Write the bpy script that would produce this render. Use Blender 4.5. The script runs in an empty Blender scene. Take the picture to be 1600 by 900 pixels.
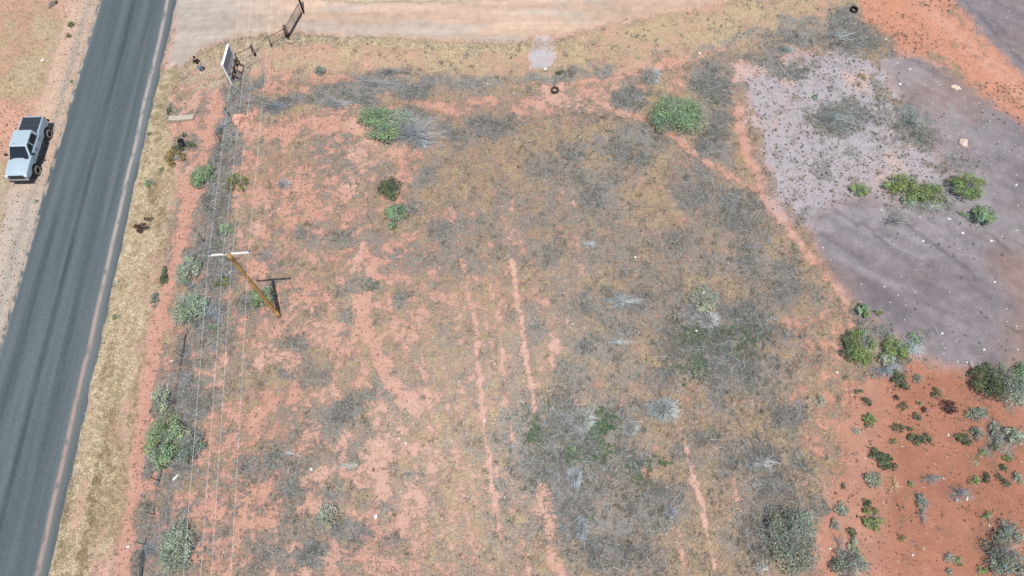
import bpy, bmesh, math, time
import numpy as np
from mathutils import Vector, Matrix
T0 = time.time()
S = bpy.context.scene
COL = S.collection
R = math.radians

# ------------------------------------------------------------------ camera
CAM_H = 45.5
TILT = R(26.0)
FPX = 1080.0                      # focal length in pixels of a 1600 px wide picture
cam_data = bpy.data.cameras.new('camera')
cam = bpy.data.objects.new('camera', cam_data)
COL.objects.link(cam)
cam.location = (0, 0, CAM_H)
cam.rotation_euler = (TILT, 0, 0)
cam_data.sensor_width = 36.0
cam_data.lens = 36.0 * FPX / 1600.0
cam_data.clip_start = 0.1
cam_data.clip_end = 3000
S.camera = cam

# ------------------------------------------------------------------ sky and sun
SUN_EL = R(72.5)
SUN_AZ_VEC = Vector((0.20, -0.98, 0)).normalized()     # where the sun stands, seen from the place
world = bpy.data.worlds.new('World'); S.world = world
world.use_nodes = True
wn = world.node_tree.nodes; wl = world.node_tree.links
wn.clear()
sky = wn.new('ShaderNodeTexSky'); sky.sky_type = 'NISHITA'; sky.sun_disc = False
sky.sun_elevation = SUN_EL
sky.sun_rotation = math.atan2(SUN_AZ_VEC.x, SUN_AZ_VEC.y)
sky.altitude = 1200; sky.air_density = 1.0; sky.dust_density = 1.6; sky.ozone_density = 1.0
bg = wn.new('ShaderNodeBackground'); bg.inputs['Strength'].default_value = 0.115
wo = wn.new('ShaderNodeOutputWorld')
wl.new(sky.outputs[0], bg.inputs[0]); wl.new(bg.outputs[0], wo.inputs[0])
sd = bpy.data.lights.new('sun', 'SUN'); sd.energy = 3.9; sd.angle = R(0.6); sd.color = (1.0, 0.965, 0.91)
sun = bpy.data.objects.new('sun', sd); COL.objects.link(sun)
dvec = Vector((SUN_AZ_VEC.x*math.cos(SUN_EL), SUN_AZ_VEC.y*math.cos(SUN_EL), math.sin(SUN_EL)))
sun.rotation_euler = dvec.to_track_quat('Z', 'Y').to_euler()
sun.location = (0, 0, 60)

S.render.engine = 'CYCLES'
S.view_settings.view_transform = 'Standard'
S.view_settings.look = 'None'
S.view_settings.exposure = 0.31
S.view_settings.gamma = 1.0

rng = np.random.default_rng(7)

# ------------------------------------------------------------------ noise
def _hash(ix, iy, seed):
    h = (ix.astype(np.int64)*374761393 + iy.astype(np.int64)*668265263 + seed*974634777) & 0xffffffff
    h = ((h ^ (h >> 13))*1274126177) & 0xffffffff
    return ((h ^ (h >> 16)) & 0xffffff)/float(0xffffff)
def vnoise(x, y, seed=0):
    ix = np.floor(x); iy = np.floor(y)
    fx = x-ix; fy = y-iy
    fx = fx*fx*(3-2*fx); fy = fy*fy*(3-2*fy)
    a = _hash(ix, iy, seed); b = _hash(ix+1, iy, seed)
    c = _hash(ix, iy+1, seed); d = _hash(ix+1, iy+1, seed)
    return a+(b-a)*fx+(c-a)*fy+(a-b-c+d)*fx*fy
def fbm(x, y, scale, octaves=4, seed=0, gain=0.55):
    s = 0; amp = 1; tot = 0
    ang = 0.6
    for o in range(octaves):
        ca, sa = math.cos(ang*o), math.sin(ang*o)
        s = s+amp*vnoise((x*ca-y*sa)*scale*(2.03**o)+17.3*o, (x*sa+y*ca)*scale*(2.03**o)-9.1*o, seed+o*13)
        tot += amp; amp *= gain
    return s/tot
def sstep(a, b, x):
    t = np.clip((x-a)/(b-a), 0, 1)
    return t*t*(3-2*t)

# ------------------------------------------------------------------ survey: photograph <-> ground
CT, ST = math.cos(TILT), math.sin(TILT)
def project(x, y, z=0.0):
    dep = y*ST + (CAM_H-z)*CT
    dep = np.maximum(dep, 5.0)
    u = 800 + FPX*x/dep
    v = 450 - FPX*(y*CT-(CAM_H-z)*ST)/dep
    return u, v
def unproj0(u, v, z=0.0):
    dy = v-450.0
    down = FPX*CT+dy*ST; fwd = FPX*ST-dy*CT
    t = (CAM_H-z)/down
    return (u-800.0)*t, fwd*t

# polygon / polyline fields in survey coordinates
def seg_dist(u, v, pts, closed=False):
    d = np.full(u.shape, 1e9); n = len(pts)
    for i in range(n if closed else n-1):
        x0, y0 = pts[i][:2]; x1, y1 = pts[(i+1) % n][:2]
        dx, dy = x1-x0, y1-y0
        L = dx*dx+dy*dy+1e-9
        t = np.clip(((u-x0)*dx+(v-y0)*dy)/L, 0, 1)
        d = np.minimum(d, np.hypot(u-x0-t*dx, v-y0-t*dy))
    return d
def poly(u, v, pts, soft=8.0):
    inside = np.zeros(u.shape, bool); n = len(pts); j = n-1
    for i in range(n):
        xi, yi = pts[i]; xj, yj = pts[j]
        c = ((yi > v) != (yj > v)) & (u < (xj-xi)*(v-yi)/(yj-yi+1e-9)+xi)
        inside ^= c; j = i
    d = seg_dist(u, v, pts, True)
    sd_ = np.where(inside, d, -d)
    return sstep(-soft, soft, sd_)
def stroke(u, v, pts, w, soft=3.0):
    return 1-sstep(w/2-soft/2, w/2+soft, seg_dist(u, v, pts))
def blob(u, v, cx, cy, rx, ry=None, soft=0.5):
    ry = ry or rx
    d = np.hypot((u-cx)/rx, (v-cy)/ry)
    return 1-sstep(1-soft, 1+soft, d)

ROAD_DIR = Vector((-0.055, 1.0, 0)).normalized()
def road_right(y): return -28.42-0.055*(y-2.7)
ROAD_W = 6.75

SLATE = [(1262,345),(1290,325),(1345,308),(1400,318),(1462,300),(1490,270),(1455,228),(1420,180),(1392,120),(1378,92),
         (1400,78),(1440,88),(1500,128),(1560,165),(1600,186),(1760,290),(1760,620),(1600,572),(1530,582),(1480,572),(1432,552),(1385,518),(1330,468),(1300,425),(1275,380)]
SLATE2 = [(1478,-30),(1500,15),(1530,58),(1600,122),(1760,240),(1760,-60)]
LILAC = [(1150,108),(1185,88),(1230,84),(1280,86),(1335,70),(1388,95),(1400,140),(1412,195),(1460,230),(1500,280),(1500,300),(1440,325),(1380,318),(1340,312),(1288,330),
         (1262,352),(1236,335),(1206,300),(1188,250),(1170,180)]
ORANGE = [(1325,-30),(1345,20),(1378,55),(1412,80),(1455,84),(1500,120),(1570,172),(1600,188),(1770,300),(1770,240),(1600,125),(1530,60),(1500,20),(1478,-30)]
REDSOIL = [(1345,590),(1390,572),(1440,562),(1520,590),(1600,625),(1760,680),(1760,1000),(1290,1000),(1285,880),(1300,780),(1325,690)]
DRIVE = [(262,-60),(270,40),(262,100),(255,140),(285,104),(315,80),(345,68),(400,58),(460,54),(520,58),(600,64),(700,70),(800,70),(860,58),(930,42),(1010,27),(1090,14),(1160,-4),(1200,-60)]
VERGE = [(272,100),(246,130),(225,225),(200,310),(178,440),(150,560),(121,675),(98,780),(66,920),(60,1010),(180,1010),(190,900),(205,800),(212,700),
         (225,600),(245,500),(262,400),(275,300),(285,240),(258,190),(262,150),(285,120)]
TRACK = [(345,150),(335,200),(318,250),(298,305),(288,350),(276,400),(262,450),(247,500),(238,550),(228,600),(222,660),(215,720),(208,780),(196,850),(188,920)]
BERM = [(372,172),(420,163),(480,150),(540,140),(600,133),(680,128),(760,124),(850,118),(930,112),(1000,102),(1060,90),(1110,76),(1150,62),(1200,42),(1260,30),(1330,22)]
PATH1 = [(935,158),(975,178),(1015,192),(1055,215),(1100,250),(1145,278),(1185,300),(1215,330),(1240,365),(1262,395),(1290,425),(1312,455),(1330,500),(1340,560)]
PATH2 = [(1140,128),(1150,170),(1160,215),(1172,255),(1190,298)]
PATH3 = [(850,140),(920,125),(1000,112),(1060,96),(1110,82),(1150,66)]
FURROWS = [([(690,560),(700,620),(712,690),(720,760),(735,830),(745,890)],6,.5), ([(1020,640),(1036,700),(1050,770),(1064,840),(1078,900)],6,.35), ([(850,480),(858,540),(866,600)],6,.45), ([(820,660),(832,720),(845,770)],7,.5), ([(765,380),(768,430),(772,470)],6,.4), ([(870,250),(880,300),(890,360)],7,.35), ([(800,300),(802,350),(803,405)],6,.3), ([(700,300),(712,360),(722,415)],6,.3), ([(610,470),(618,520),(640,560)],6,.4), ([(940,620),(950,680)],5,.3),([(742,490),(746,550),(752,610),(757,670),(764,730),(775,790),(784,840)],6,.75),
 ([(725,415),(733,450),(738,480)],6,.5), ([(778,475),(784,530),(789,590),(796,650),(802,700)],6,.6),
 ([(802,405),(807,445),(814,500),(822,550),(831,600),(835,645)],8,.95),
 ([(895,300),(900,345),(908,420),(912,475)],8,.5), ([(888,420),(890,450),(905,480)],8,.3),
 ([(1058,660),(1070,690),(1082,740),(1096,790),(1106,840),(1116,885)],10,.95),
 ([(815,840),(825,880),(830,920)],8,.7), ([(660,550),(664,590),(672,640),(672,700)],6,.5), ([(648,690),(650,740),(662,800),(662,850)],8,.45),
 ([(572,380),(560,405),(552,425)],9,.6),([(1060,850),(1075,900)],10,.5),([(1140,740),(1155,790),(1160,840)],6,.4),
 ([(1080,230),(1082,260),(1078,285)],6,.4),([(560,560),(585,600),(600,640)],8,.35)]
BARE = [([(563,470),(572,510),(582,535),(598,565),(612,595),(632,625),(645,640)],20,.95),
 ([(588,690),(600,710),(590,740),(600,770)],16,.55),
 ([(850,765),(855,800),(862,840),(868,880),(880,910)],20,.8), ([(905,420),(910,470)],12,.5),
 ([(620,235),(650,250),(640,290)],22,.55),([(640,240),(600,330)],16,.4),([(580,375),(560,420)],14,.6)]
BAREB = [(420,205,50,12),(500,190,40,14),(560,195,22,12),(530,65,0.1,0.1),(700,165,52,16),(745,158,26,10),(830,160,42,14),(880,150,40,14),(930,142,28,20),
 (993,132,14,13),(1053,128,20,22),(1085,110,16,8),(1155,105,14,18),(1120,115,16,14),(1250,88,22,12),(505,125,22,8),(440,140,16,10),(590,132,12,6),
 (430,240,18,10),(400,300,26,16),(480,300,46,18),(470,330,50,14),(520,290,28,9),(430,360,34,10),(500,360,34,16),(580,370,34,14),(620,400,20,14),
 (470,400,34,12),(410,420,22,14),(520,440,26,10),(460,480,34,16),(420,520,40,18),(500,520,46,12),(440,560,40,12),(540,550,26,14),(470,620,46,20),(400,640,40,16),
 (560,600,22,12),(430,680,30,12),(350,640,26,14),(360,700,24,16),(400,770,46,16),(470,740,36,10),(500,790,30,14),(420,820,40,14),(350,800,30,16),(320,870,30,20),
 (440,860,34,10),(540,870,34,12),(520,700,24,8),(590,720,16,10),(620,880,26,10),(680,430,26,9),(710,465,26,9),(760,440,20,8),(650,540,18,8),
 (870,500,30,10),(880,545,34,9),(850,470,20,8),(700,620,10,6),(990,740,24,10),(985,715,16,6),(1010,700,10,8),(1030,770,16,7),(1010,845,16,7),(965,245,12,6),
 (890,620,8,10),(1080,600,8,14),(1240,500,26,14),(1265,540,26,20),(1290,600,26,22),(1240,620,16,8),(1290,660,20,12),(1275,700,14,16),(1280,760,26,14),(1240,775,10,8),
 (1300,830,16,14),(1170,560,10,6),(1215,690,12,8),(885,240,20,8),(830,700,16,10),(780,740,16,8),(1340,545,12,20),(960,355,10,6),(990,430,8,4),(1010,330,10,14)]
GREYB = [(1440,325,60,14,.8),(1400,330,30,12,.5),(1520,345,40,12,.5),(1230,105,40,12,.6),(1200,90,30,12,.6),(1255,340,20,10,.3),(1300,145,14,8,.4),(1330,245,14,8,.4),(1290,265,16,10,.4),(600,125,30,10,1),(640,140,30,10,1),(560,148,30,8,1),(440,160,40,8,1),(500,155,30,8,1),(620,112,40,8,.8),(640,180,30,14,.6),(395,130,22,20,.6),(380,150,20,12,.8),(355,200,22,40,.9),
 (345,270,16,34,.8),(330,330,18,30,.9),(335,400,22,26,.9),(345,440,26,30,.9),(335,490,26,28,1),(320,520,18,20,.8),(300,550,26,26,.7),(285,600,18,26,.9),(300,640,20,14,.7),(275,740,22,24,.8),(262,800,14,30,.8),(250,850,14,40,.9),
 (290,800,20,16,.4),(300,860,30,24,.6),(395,470,18,14,.7),(420,410,16,14,.7),(500,370,50,20,.5),(460,540,26,12,.6),(560,450,26,14,.5),(470,590,34,10,.5),(540,640,40,14,.7),(580,620,24,14,.7),(520,660,20,16,.6),(460,760,16,22,.8),
 (520,780,20,14,.5),(540,830,24,14,.8),(600,800,14,16,.5),(500,870,40,14,.7),(440,870,30,8,.5),(620,840,30,10,.5),(560,720,16,8,.4),(640,750,20,10,.3),(760,200,46,16,.6),(720,210,30,20,.6),(660,290,20,14,.8),(640,320,18,10,.6),(690,360,40,14,.5),
 (900,230,26,16,.6),(850,260,40,20,.3),(930,280,36,16,.6),(980,150,20,26,.9),(1010,210,40,20,.7),(970,230,36,30,.8),(1100,130,20,40,.8),(1130,170,14,50,.8),(1120,230,26,30,.8),(1150,330,40,40,.6),(1090,300,30,30,.5),(1180,400,30,40,.5),(1220,440,26,40,.5),
 (1000,240,20,30,.7),(930,310,34,16,.7),(860,400,40,16,.3),(960,480,50,20,.6),(940,540,40,14,.5),(970,520,30,26,.5),(1100,540,60,40,.75),(1160,510,50,40,.7),(1180,580,60,40,.6),(1050,600,40,20,.5),(900,590,30,20,.6),(830,500,10,30,.3),
 (870,700,60,60,.95),(930,680,60,40,.9),(950,720,60,40,.8),(1000,790,70,40,.6),(920,830,60,40,.7),(960,870,90,40,.6),(890,790,40,30,.7),(830,660,40,30,.5),(760,700,30,20,.5),(780,760,16,40,.4),(720,690,30,20,.3),(1100,700,40,30,.4),(1180,720,46,30,.8),(1170,850,40,40,.5),(1200,760,40,20,.6),
 (1010,640,60,14,.4),(1250,330,10,10,.2),(1310,185,40,22,.9),(1420,190,30,30,.9),(1440,210,26,20,.8),(1330,60,46,30,.6),(1320,30,24,16,.7),(1230,60,30,14,.5),(1270,60,40,14,.6),(1210,75,20,10,.5),(1370,170,16,40,.5),(1390,90,20,20,.5),(1500,250,40,26,.6),(1540,275,34,20,.4),(1560,240,20,10,.4),
 (1345,490,26,24,.8),(1370,520,40,16,.8),(1430,535,34,14,.9),(1380,580,40,14,.7),(1440,560,20,8,.5),(1555,560,40,14,.4),(1480,340,40,16,.4),(1410,345,26,14,.4),(1500,590,26,12,.4),(1560,690,40,18,.4),(1540,660,40,16,.4),(1500,745,40,22,.35),(1530,775,20,12,.4),(1570,820,30,26,.4),
 (1270,800,20,20,.5),(1200,790,40,14,.5),(1240,720,16,20,.4),(1230,650,30,30,.5),(1120,420,50,20,.3),(1060,380,60,20,.2),(310,235,16,12,.7),(280,240,12,22,.7),(260,420,8,34,.6),(600,590,20,18,.5),(540,500,16,10,.5),(640,400,30,14,.3),(400,720,30,14,.5),(620,470,14,20,.4)]

GULLY = [([(1395,335),(1410,345),(1442,370),(1477,395),(1512,420),(1522,438)],5), ([(1345,348),(1360,360),(1372,375),(1395,390),(1425,407),(1447,416)],4),
 ([(1310,333),(1320,340),(1336,353)],4), ([(1280,365),(1290,372),(1318,388),(1342,402)],4), ([(1448,318),(1460,320),(1495,332),(1515,347),(1545,370),(1580,395)],6),
 ([(1425,92),(1460,110),(1500,130),(1530,142),(1562,165),(1600,200)],5), ([(1380,318),(1400,330),(1420,352)],4), ([(1440,440),(1480,455),(1530,490),(1590,520)],5), ([(1530,20),(1560,60),(1600,100)],6)]
GLIGHT = [([(1482,165),(1492,190),(1500,205),(1517,212),(1530,225)],9), ([(1360,352),(1385,375),(1410,392),(1440,402)],5), ([(1310,400),(1350,425),(1400,450)],7), ([(1550,120),(1575,150),(1590,175)],5), ([(1405,360),(1440,380),(1470,402)],5)]
# ------------------------------------------------------------------ terrain height
def height(x, y):
    x = np.asarray(x, float); y = np.asarray(y, float)
    u, v = project(x, y)
    fade = sstep(60, 50, np.abs(x))*sstep(-12, -6, y)*sstep(70, 60, y)
    h = 0.20*(fbm(x, y, 0.06, 3, 3)-0.5)
    h = h+0.05*(fbm(x, y, 0.9, 3, 21)-0.5)
    sl = poly(u, v, SLATE, 26)
    gul = fbm(x*0.55+y*0.75, (x*0.8-y*0.55)*0.16, 0.55, 3, 31)
    h = h+sl*(0.55+0.45*(gul-0.5))
    for pts, w in GULLY: h = h-.16*sl*stroke(u, v, pts, w, 7)
    for pts, w in GLIGHT: h = h+.08*sl*stroke(u, v, pts, w, 8)
    bank = stroke(u, v, BERM, 18, 22)
    h = h+0.28*bank
    for pts, w, a in FURROWS:
        h = h-0.07*a*stroke(u, v, pts, w, 6)
    h = h-0.06*stroke(u, v, TRACK, 24, 10)-0.06*stroke(u, v, PATH1, 12, 8)
    xr = road_right(y)
    droad = np.maximum(x-xr, xr-ROAD_W-x)           # <0 on the road
    k = sstep(0.9, 3.0, droad)
    h = h*k+(1-k)*(-0.10)
    h = np.where(droad > 0.6, h-0.10*np.exp(-((droad-2.4)/1.1)**2), h)
    return h*fade
def gz(x, y): return float(height(np.array([x]), np.array([y]))[0])
def G(u, v, up=0.0):
    """point of the place seen at survey pixel (u, v), `up` metres above the ground there"""
    z = up; x = y = 0
    for _ in range(3):
        x, y = unproj0(u, v, z)
        z = gz(x, y)+up
    return Vector((x, y, z-up))
def px_m(v): return (FPX*CT+(v-450)*ST)/CAM_H

# ------------------------------------------------------------------ colours of the ground
C_PINK = np.array((.462,.258,.190)); C_PALEPINK = np.array((.53,.345,.268)); C_ORANGE = np.array((.465,.222,.145)); C_RED = np.array((.335,.152,.098))
C_SLATE = np.array((.198,.172,.177)); C_LILAC = np.array((.350,.315,.320)); C_DRIVE = np.array((.490,.352,.258)); C_GRAVEL = np.array((.400,.345,.285))
C_GOLD = np.array((.312,.245,.150)); C_BROWN = np.array((.238,.190,.145)); C_GREY = np.array((.182,.180,.160)); C_BLUE = np.array((.170,.198,.204)); C_STRAW = np.array((.505,.425,.285)); C_GREEN = np.array((.10,.135,.075))
def mix(a, b, t):
    t = np.asarray(t)[..., None]
    return a*(1-t)+b*t

def survey(x, y):
    """soil colour, plant-litter colour and amount, at every ground point"""
    h = height(x, y)
    u0, v0 = project(x, y, h)
    w1 = fbm(x, y, 0.45, 3, 101)-0.5; w2 = fbm(x, y, 0.45, 3, 202)-0.5
    w3 = fbm(x, y, 2.1, 3, 303)-0.5; w4 = fbm(x, y, 2.1, 3, 404)-0.5
    u = u0+34*w1+16*w3; v = v0+30*w2+15*w4
    us = u0+10*w1+7*w3; vs = v0+9*w2+6*w4               # gently warped, for narrow things
    n = lambda s, o, k: fbm(x, y, s, o, k)
    soil = np.broadcast_to(C_PINK, x.shape+(3,)).copy()
    soil = mix(soil, C_PALEPINK, 0.55*sstep(.45, .75, n(.25, 4, 5)))
    soil = mix(soil, C_ORANGE, 0.45*sstep(1150, 1330, u)*(1-sstep(500, 480, v)*0.4))
    red = poly(u, v, REDSOIL, 26)
    soil = mix(soil, C_RED, red); soil = mix(soil, mix(C_RED*np.ones_like(soil), C_PINK, .6), red*sstep(1420, 1340, u)*.9)
    pale = np.zeros_like(x)
    for pts, w, a in FURROWS: pale = np.maximum(pale, a*stroke(us, vs, pts, w, 8))
    soil = mix(soil, C_PALEPINK*1.04, np.maximum(pale*.8, .7*blob(u, v, 760, 700, 180, 220, .9)))  # the wide blob paints lens-glare haze into the soil as a paler tone
    lil = poly(u, v, LILAC, 20)*(.80+.35*(n(.35, 4, 38)))
    lil = np.clip(lil, 0, 1)
    soil = mix(soil, C_LILAC, lil)
    soil = mix(soil, C_PALEPINK, lil*sstep(.55, .75, n(.3, 3, 55))*.6)
    sla = np.maximum(poly(u0+10*w1+5*w3, v0+8*w2+5*w4, SLATE, 14), poly(us, vs, SLATE2, 10))
    soil = mix(soil, C_SLATE, sla*(1-.5*lil))
    soil = mix(soil, C_LILAC*.85, sla*(1-sstep(0, 130, seg_dist(u, v, LILAC, True)))*.55)
    gul = fbm(x*0.55+y*0.75, (x*0.8-y*0.55)*0.12, 1.1, 4, 31)
    soil = soil*(1+sla*((gul-.5)*0.45+.18*(fbm(x*0.55+y*0.75, (x*0.8-y*0.55)*0.16, 3.2, 3, 32)-.5)+.35*(fbm(x, y, .5, 4, 34)-.5)))[..., None]
    soil = mix(soil, np.array((.26,.18,.15)), sla*sstep(.5, .72, n(.11, 4, 77))*.75)
    soil = mix(soil, C_LILAC*.72, sla*sstep(.55, .75, fbm(x*0.55+y*0.75, (x*0.8-y*0.55)*0.1, 0.5, 4, 91))*.55)
    for pts, w in GULLY: soil = mix(soil, C_SLATE*.62, sla*.55*stroke(us, vs, pts, w*.6, 5)*sstep(.3, .55, n(.9, 3, 93)))
    for pts, w in GLIGHT: soil = mix(soil, C_LILAC*.85, sla*.5*stroke(us, vs, pts, w*.6, 6))
    ora = poly(u, v, ORANGE, 13)
    soil = soil*(1+.16*sla*(n(2.2, 3, 95)-.5)*2)[..., None]
    soil = mix(soil, C_ORANGE*1.02, ora)
    soil = mix(soil, C_PALEPINK, ora*stroke(us, vs, [(1420,-20),(1500,60),(1600,150),(1700,230)], 10, 18)*.3)
    # veg amount
    left = sstep(720, 560, u)
    veg = .83-.24*left
    veg = veg-.20*blob(u, v, 740, 720, 170, 260, .9)-.10*blob(u, v, 700, 430, 120, 120, .9)  # first blob thins the cover so the painted glare haze shows through
    veg = veg-.16*sstep(1180, 1300, u)*sstep(420, 560, v)
    veg = veg+.40*(n(.42, 4, 9)-.5)*(.7+.5*left)+1.55*(fbm(x, y, 1.35, 3, 12, .95)-.5)*(.85+.35*left)
    bare = np.zeros_like(x)
    for cx, cy, rx, ry in BAREB: 
        if rx > 1: bare = np.maximum(bare, .42*blob(u, v, cx, cy, rx, ry, .8))
    for cx, cy, rx, ry in ((700,165,60,14),(748,158,26,12),(820,165,46,15),(880,152,50,13),(932,142,30,22),(992,132,16,13),(1053,128,22,22),(420,205,60,13),(500,192,46,14),(562,195,24,14),(520,128,26,9),(1158,110,14,22)): bare = np.maximum(bare, .85*blob(u, v, cx, cy, rx, ry, .6))
    for pts, w, a in BARE: bare = np.maximum(bare, a*stroke(us, vs, pts, w, 8))
    for pts, w, a in FURROWS: bare = np.maximum(bare, np.minimum(1.1, 1.25*a*(.15+1.4*(n(1.0, 3, 15))))*stroke(us, vs, pts, w*.62, 5))
    bare = np.maximum(bare, .95*stroke(us, vs, PATH1, 8, 8)); bare = np.maximum(bare, .9*stroke(us, vs, PATH2, 11, 9)); bare = np.maximum(bare, .85*stroke(us, vs, PATH3, 9, 6))
    veg = veg-bare*.62
    grey = np.zeros_like(x)
    for cx, cy, rx, ry, a in GREYB: grey = np.maximum(grey, a*blob(u, v, cx, cy, rx, ry, .6))
    grey = np.maximum(grey, .85*stroke(u, v, [(375,140),(358,210),(342,280),(333,350),(338,430),(326,510),(298,580),(276,650),(262,740),(250,820),(240,930)], 40, 26)*sstep(.30, .55, n(.5, 4, 35)))
    grey = np.maximum(grey, .95*blob(u, v, 890, 695, 105, 75, .5)*sstep(.25, .5, n(.6, 4, 36)))
    grey = np.maximum(grey, .85*blob(u, v, 1130, 550, 110, 80, .6)*sstep(.35, .6, n(.5, 4, 37)))
    veg = veg+.5*grey*(1-.6*bare)
    veg = veg-red*(.92-.45*sstep(.5, .7, n(.5, 4, 33))-.38*sstep(1440, 1500, u)*sstep(780, 660, v)*sstep(.35, .6, n(.4, 4, 39)))
    soil = soil*(1+.30*red*(n(.5, 4, 40)-.5))[..., None]
    veg = veg-lil*.66-sla*.95-ora*.72
    veg = veg+.45*grey*np.maximum(lil, sla)
    # litter colour
    hf = fbm(x, y, 2.3, 3, 51, .8)
    g = sstep(.38, .60, .62*n(.28, 4, 41)+.38*hf+.34*(grey-.25)+.06*left)
    vc = mix(C_GOLD*np.ones_like(soil), C_BROWN, sstep(.35, .65, fbm(x, y, 1.6, 4, 43, .8)))
    vc = mix(vc, C_GREY, g*.85); vc = mix(vc, C_BLUE, np.clip(grey*.95, 0, 1)*sstep(.36, .62, fbm(x, y, 1.4, 4, 45, .8)))
    vc = mix(vc, np.array((.28,.175,.10)), .30*sstep(.56, .70, fbm(x, y, 2.9, 2, 53))*(1-grey*.7))
    vc = vc*(1+.28*blob(u, v, 750, 700, 170, 200, .9))[..., None]  # litter lightened here, lens glare painted into its colour
    green = np.maximum.reduce([blob(u, v, 870, 690, 70, 40, .5), blob(u, v, 1120, 540, 70, 50, .7)*.7, blob(u, v, 1010, 740, 40, 30, .5)*.6, blob(u, v, 930, 660, 40, 20, .5)])
    vc = mix(vc, C_GREEN, green*sstep(.52, .66, n(1.1, 4, 49))*.75)
    # driveway and its dry-grass lip
    drv = poly(us, vs, DRIVE, 13)
    dcol = mix(C_DRIVE*np.ones_like(soil), C_GRAVEL, np.maximum(sstep(470, 330, u), .7*sstep(.5, .64, fbm(x*.25, y, .5, 4, 61))))
    dcol = dcol*(1+.50*(fbm(x*.10, y*1.3-.02*x, 1.0, 4, 63)-.5)+.25*(fbm(x, y, 1.8, 3, 64)-.5))[..., None]
    soil = mix(soil, dcol, drv); veg = veg*(1-drv)-.25*drv
    band = poly(u, v, [(800,72),(1160,0),(1330,-40),(1340,10),(1180,60),(1060,92),(960,106),(850,114),(760,118),(640,118),(500,118),(420,110),(420,72),(560,70),(700,74)], 12)
    soil = mix(soil, C_PINK*np.array((1.12,1.25,1.2)), band*.8); veg = np.where(band > .5, veg*.25+.40+.8*(n(.55, 5, 65)-.5), veg)
    vc = mix(vc, C_GOLD*1.45, band*.9)
    berm = stroke(u, v, BERM, 12, 9)*sstep(.28, .5, n(.35, 3, 67))
    veg = np.maximum(veg, berm*.95); vc = mix(vc, mix(C_GREY*np.ones_like(soil), C_BLUE, .5), berm*.85)
    lip = stroke(us, vs, [(258,150),(285,112),(320,88),(350,75),(400,64),(460,60),(520,63),(600,68),(700,74),(800,74),(900,72)], 9, 7)
    veg = np.maximum(veg, lip*(.95-.4*sstep(800, 900, u))); vc = mix(vc, C_STRAW, lip*.85)
    lip2 = stroke(us, vs, [(470,-6),(600,0),(720,-2),(820,-6)], 8, 6); veg = np.maximum(veg, lip2*.8); vc = mix(vc, C_STRAW*.9, lip2)
    # verge on the right of the road, made of straw
    xr = road_right(y); dr = x-xr
    ver = poly(us, vs, VERGE, 10)
    straw = sstep(-.2, .1, dr)*sstep(4.4+1.6*w1*4, 1.2, dr)*sstep(60, 120, v)
    stripes = .6*fbm(x+.055*y, y*.12, 1.1, 4, 71)+.4*fbm(x, y, 1.3, 4, 72, .75)
    soil = mix(soil, C_PALEPINK, ver*.5)
    veg = np.where(ver > .5, .52+.34*straw+1.7*(stripes-.5)+.6*(n(1.2, 3, 73)-.5), veg)
    vc = mix(vc, mix(C_STRAW*np.ones_like(soil), C_GOLD*1.1, sstep(.42, .60, stripes+.12-.22*straw)), ver)
    tr = stroke(us, vs, TRACK, 15, 10); veg = veg-tr*.62
    soil = mix(soil, C_PINK*np.array((1.0,.98,.98)), tr*.7)
    yard = poly(u, v, [(268,150),(350,140),(352,190),(335,220),(300,225),(262,215)], 10); veg = veg-yard*.28; 
    signgrass = poly(u, v, [(300,100),(345,78),(420,66),(430,90),(380,130),(330,140),(280,140)], 10)
    vc = mix(vc, C_STRAW*.85, signgrass*.8)
    # left of the road
    dl = (xr-ROAD_W)-x
    L = sstep(0, .3, dl)
    soil = mix(soil, C_PINK*np.array((1.1,1.12,1.08)), L*.8)
    soil = mix(soil, C_DRIVE*.98, L*sstep(4.6+3*w1, 2.0, dl)*.9)
    soil = mix(soil, C_GRAVEL*1.05, L*sstep(250, 330, v)*.8)
    soil = mix(soil, C_GRAVEL*.80, L*np.exp(-((dl-1.0-.5*w1)/.38)**2)*.8)
    yel = np.maximum.reduce([blob(u, v, 40, 70, 60, 60, .6), blob(u, v, 30, 130, 60, 30, .6), blob(u, v, 0, 330, 30, 90, .6), blob(u, v, 70, 120, 20, 40, .6), blob(u, v, 0, 430, 40, 60, .5)*.8])
    veg = np.where(L > .5, .18+.5*yel*sstep(5.2, 3.0, -dl+6.4)+.8*(n(.5, 5, 81)-.5), veg)
    veg = np.where((dl > 0) & (dl < 2.6), veg-.35, veg)
    vc = mix(vc, mix(C_STRAW*.80*np.ones_like(soil), C_GOLD*1.3, sstep(.4, .6, n(.7, 3, 83))), L)
    # gravel lip directly beside the asphalt
    shr = np.exp(-((dr-.12)/.28)**2)+np.exp(-((dl-.12)/.25)**2)
    soil = mix(soil, C_GRAVEL*.7, np.clip(shr, 0, 1)*.6)
    wash = poly(us, vs, [(829,72),(838,60),(858,56),(864,72),(868,84),(862,100),(852,106),(842,104),(830,106),(828,90)], 5)
    soil = mix(soil, np.array((.41,.395,.40)), wash*(.55+.6*n(1.2, 3, 66)).clip(0, 1)); veg = veg-wash*.8
    out = dict(h=h, u=u0, v=v0, soil=np.clip(soil, .02, .9), veg=veg, vc=np.clip(vc, .02, .9), grey=grey, left=left, red=red, lil=lil, sla=sla, ora=ora,
               drv=drv, ver=ver, straw=straw, band=band, berm=berm, L=L, dl=dl, dr=dr, green=green, tr=tr, bare=bare, wash=wash, lip=lip)
    return out

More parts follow.
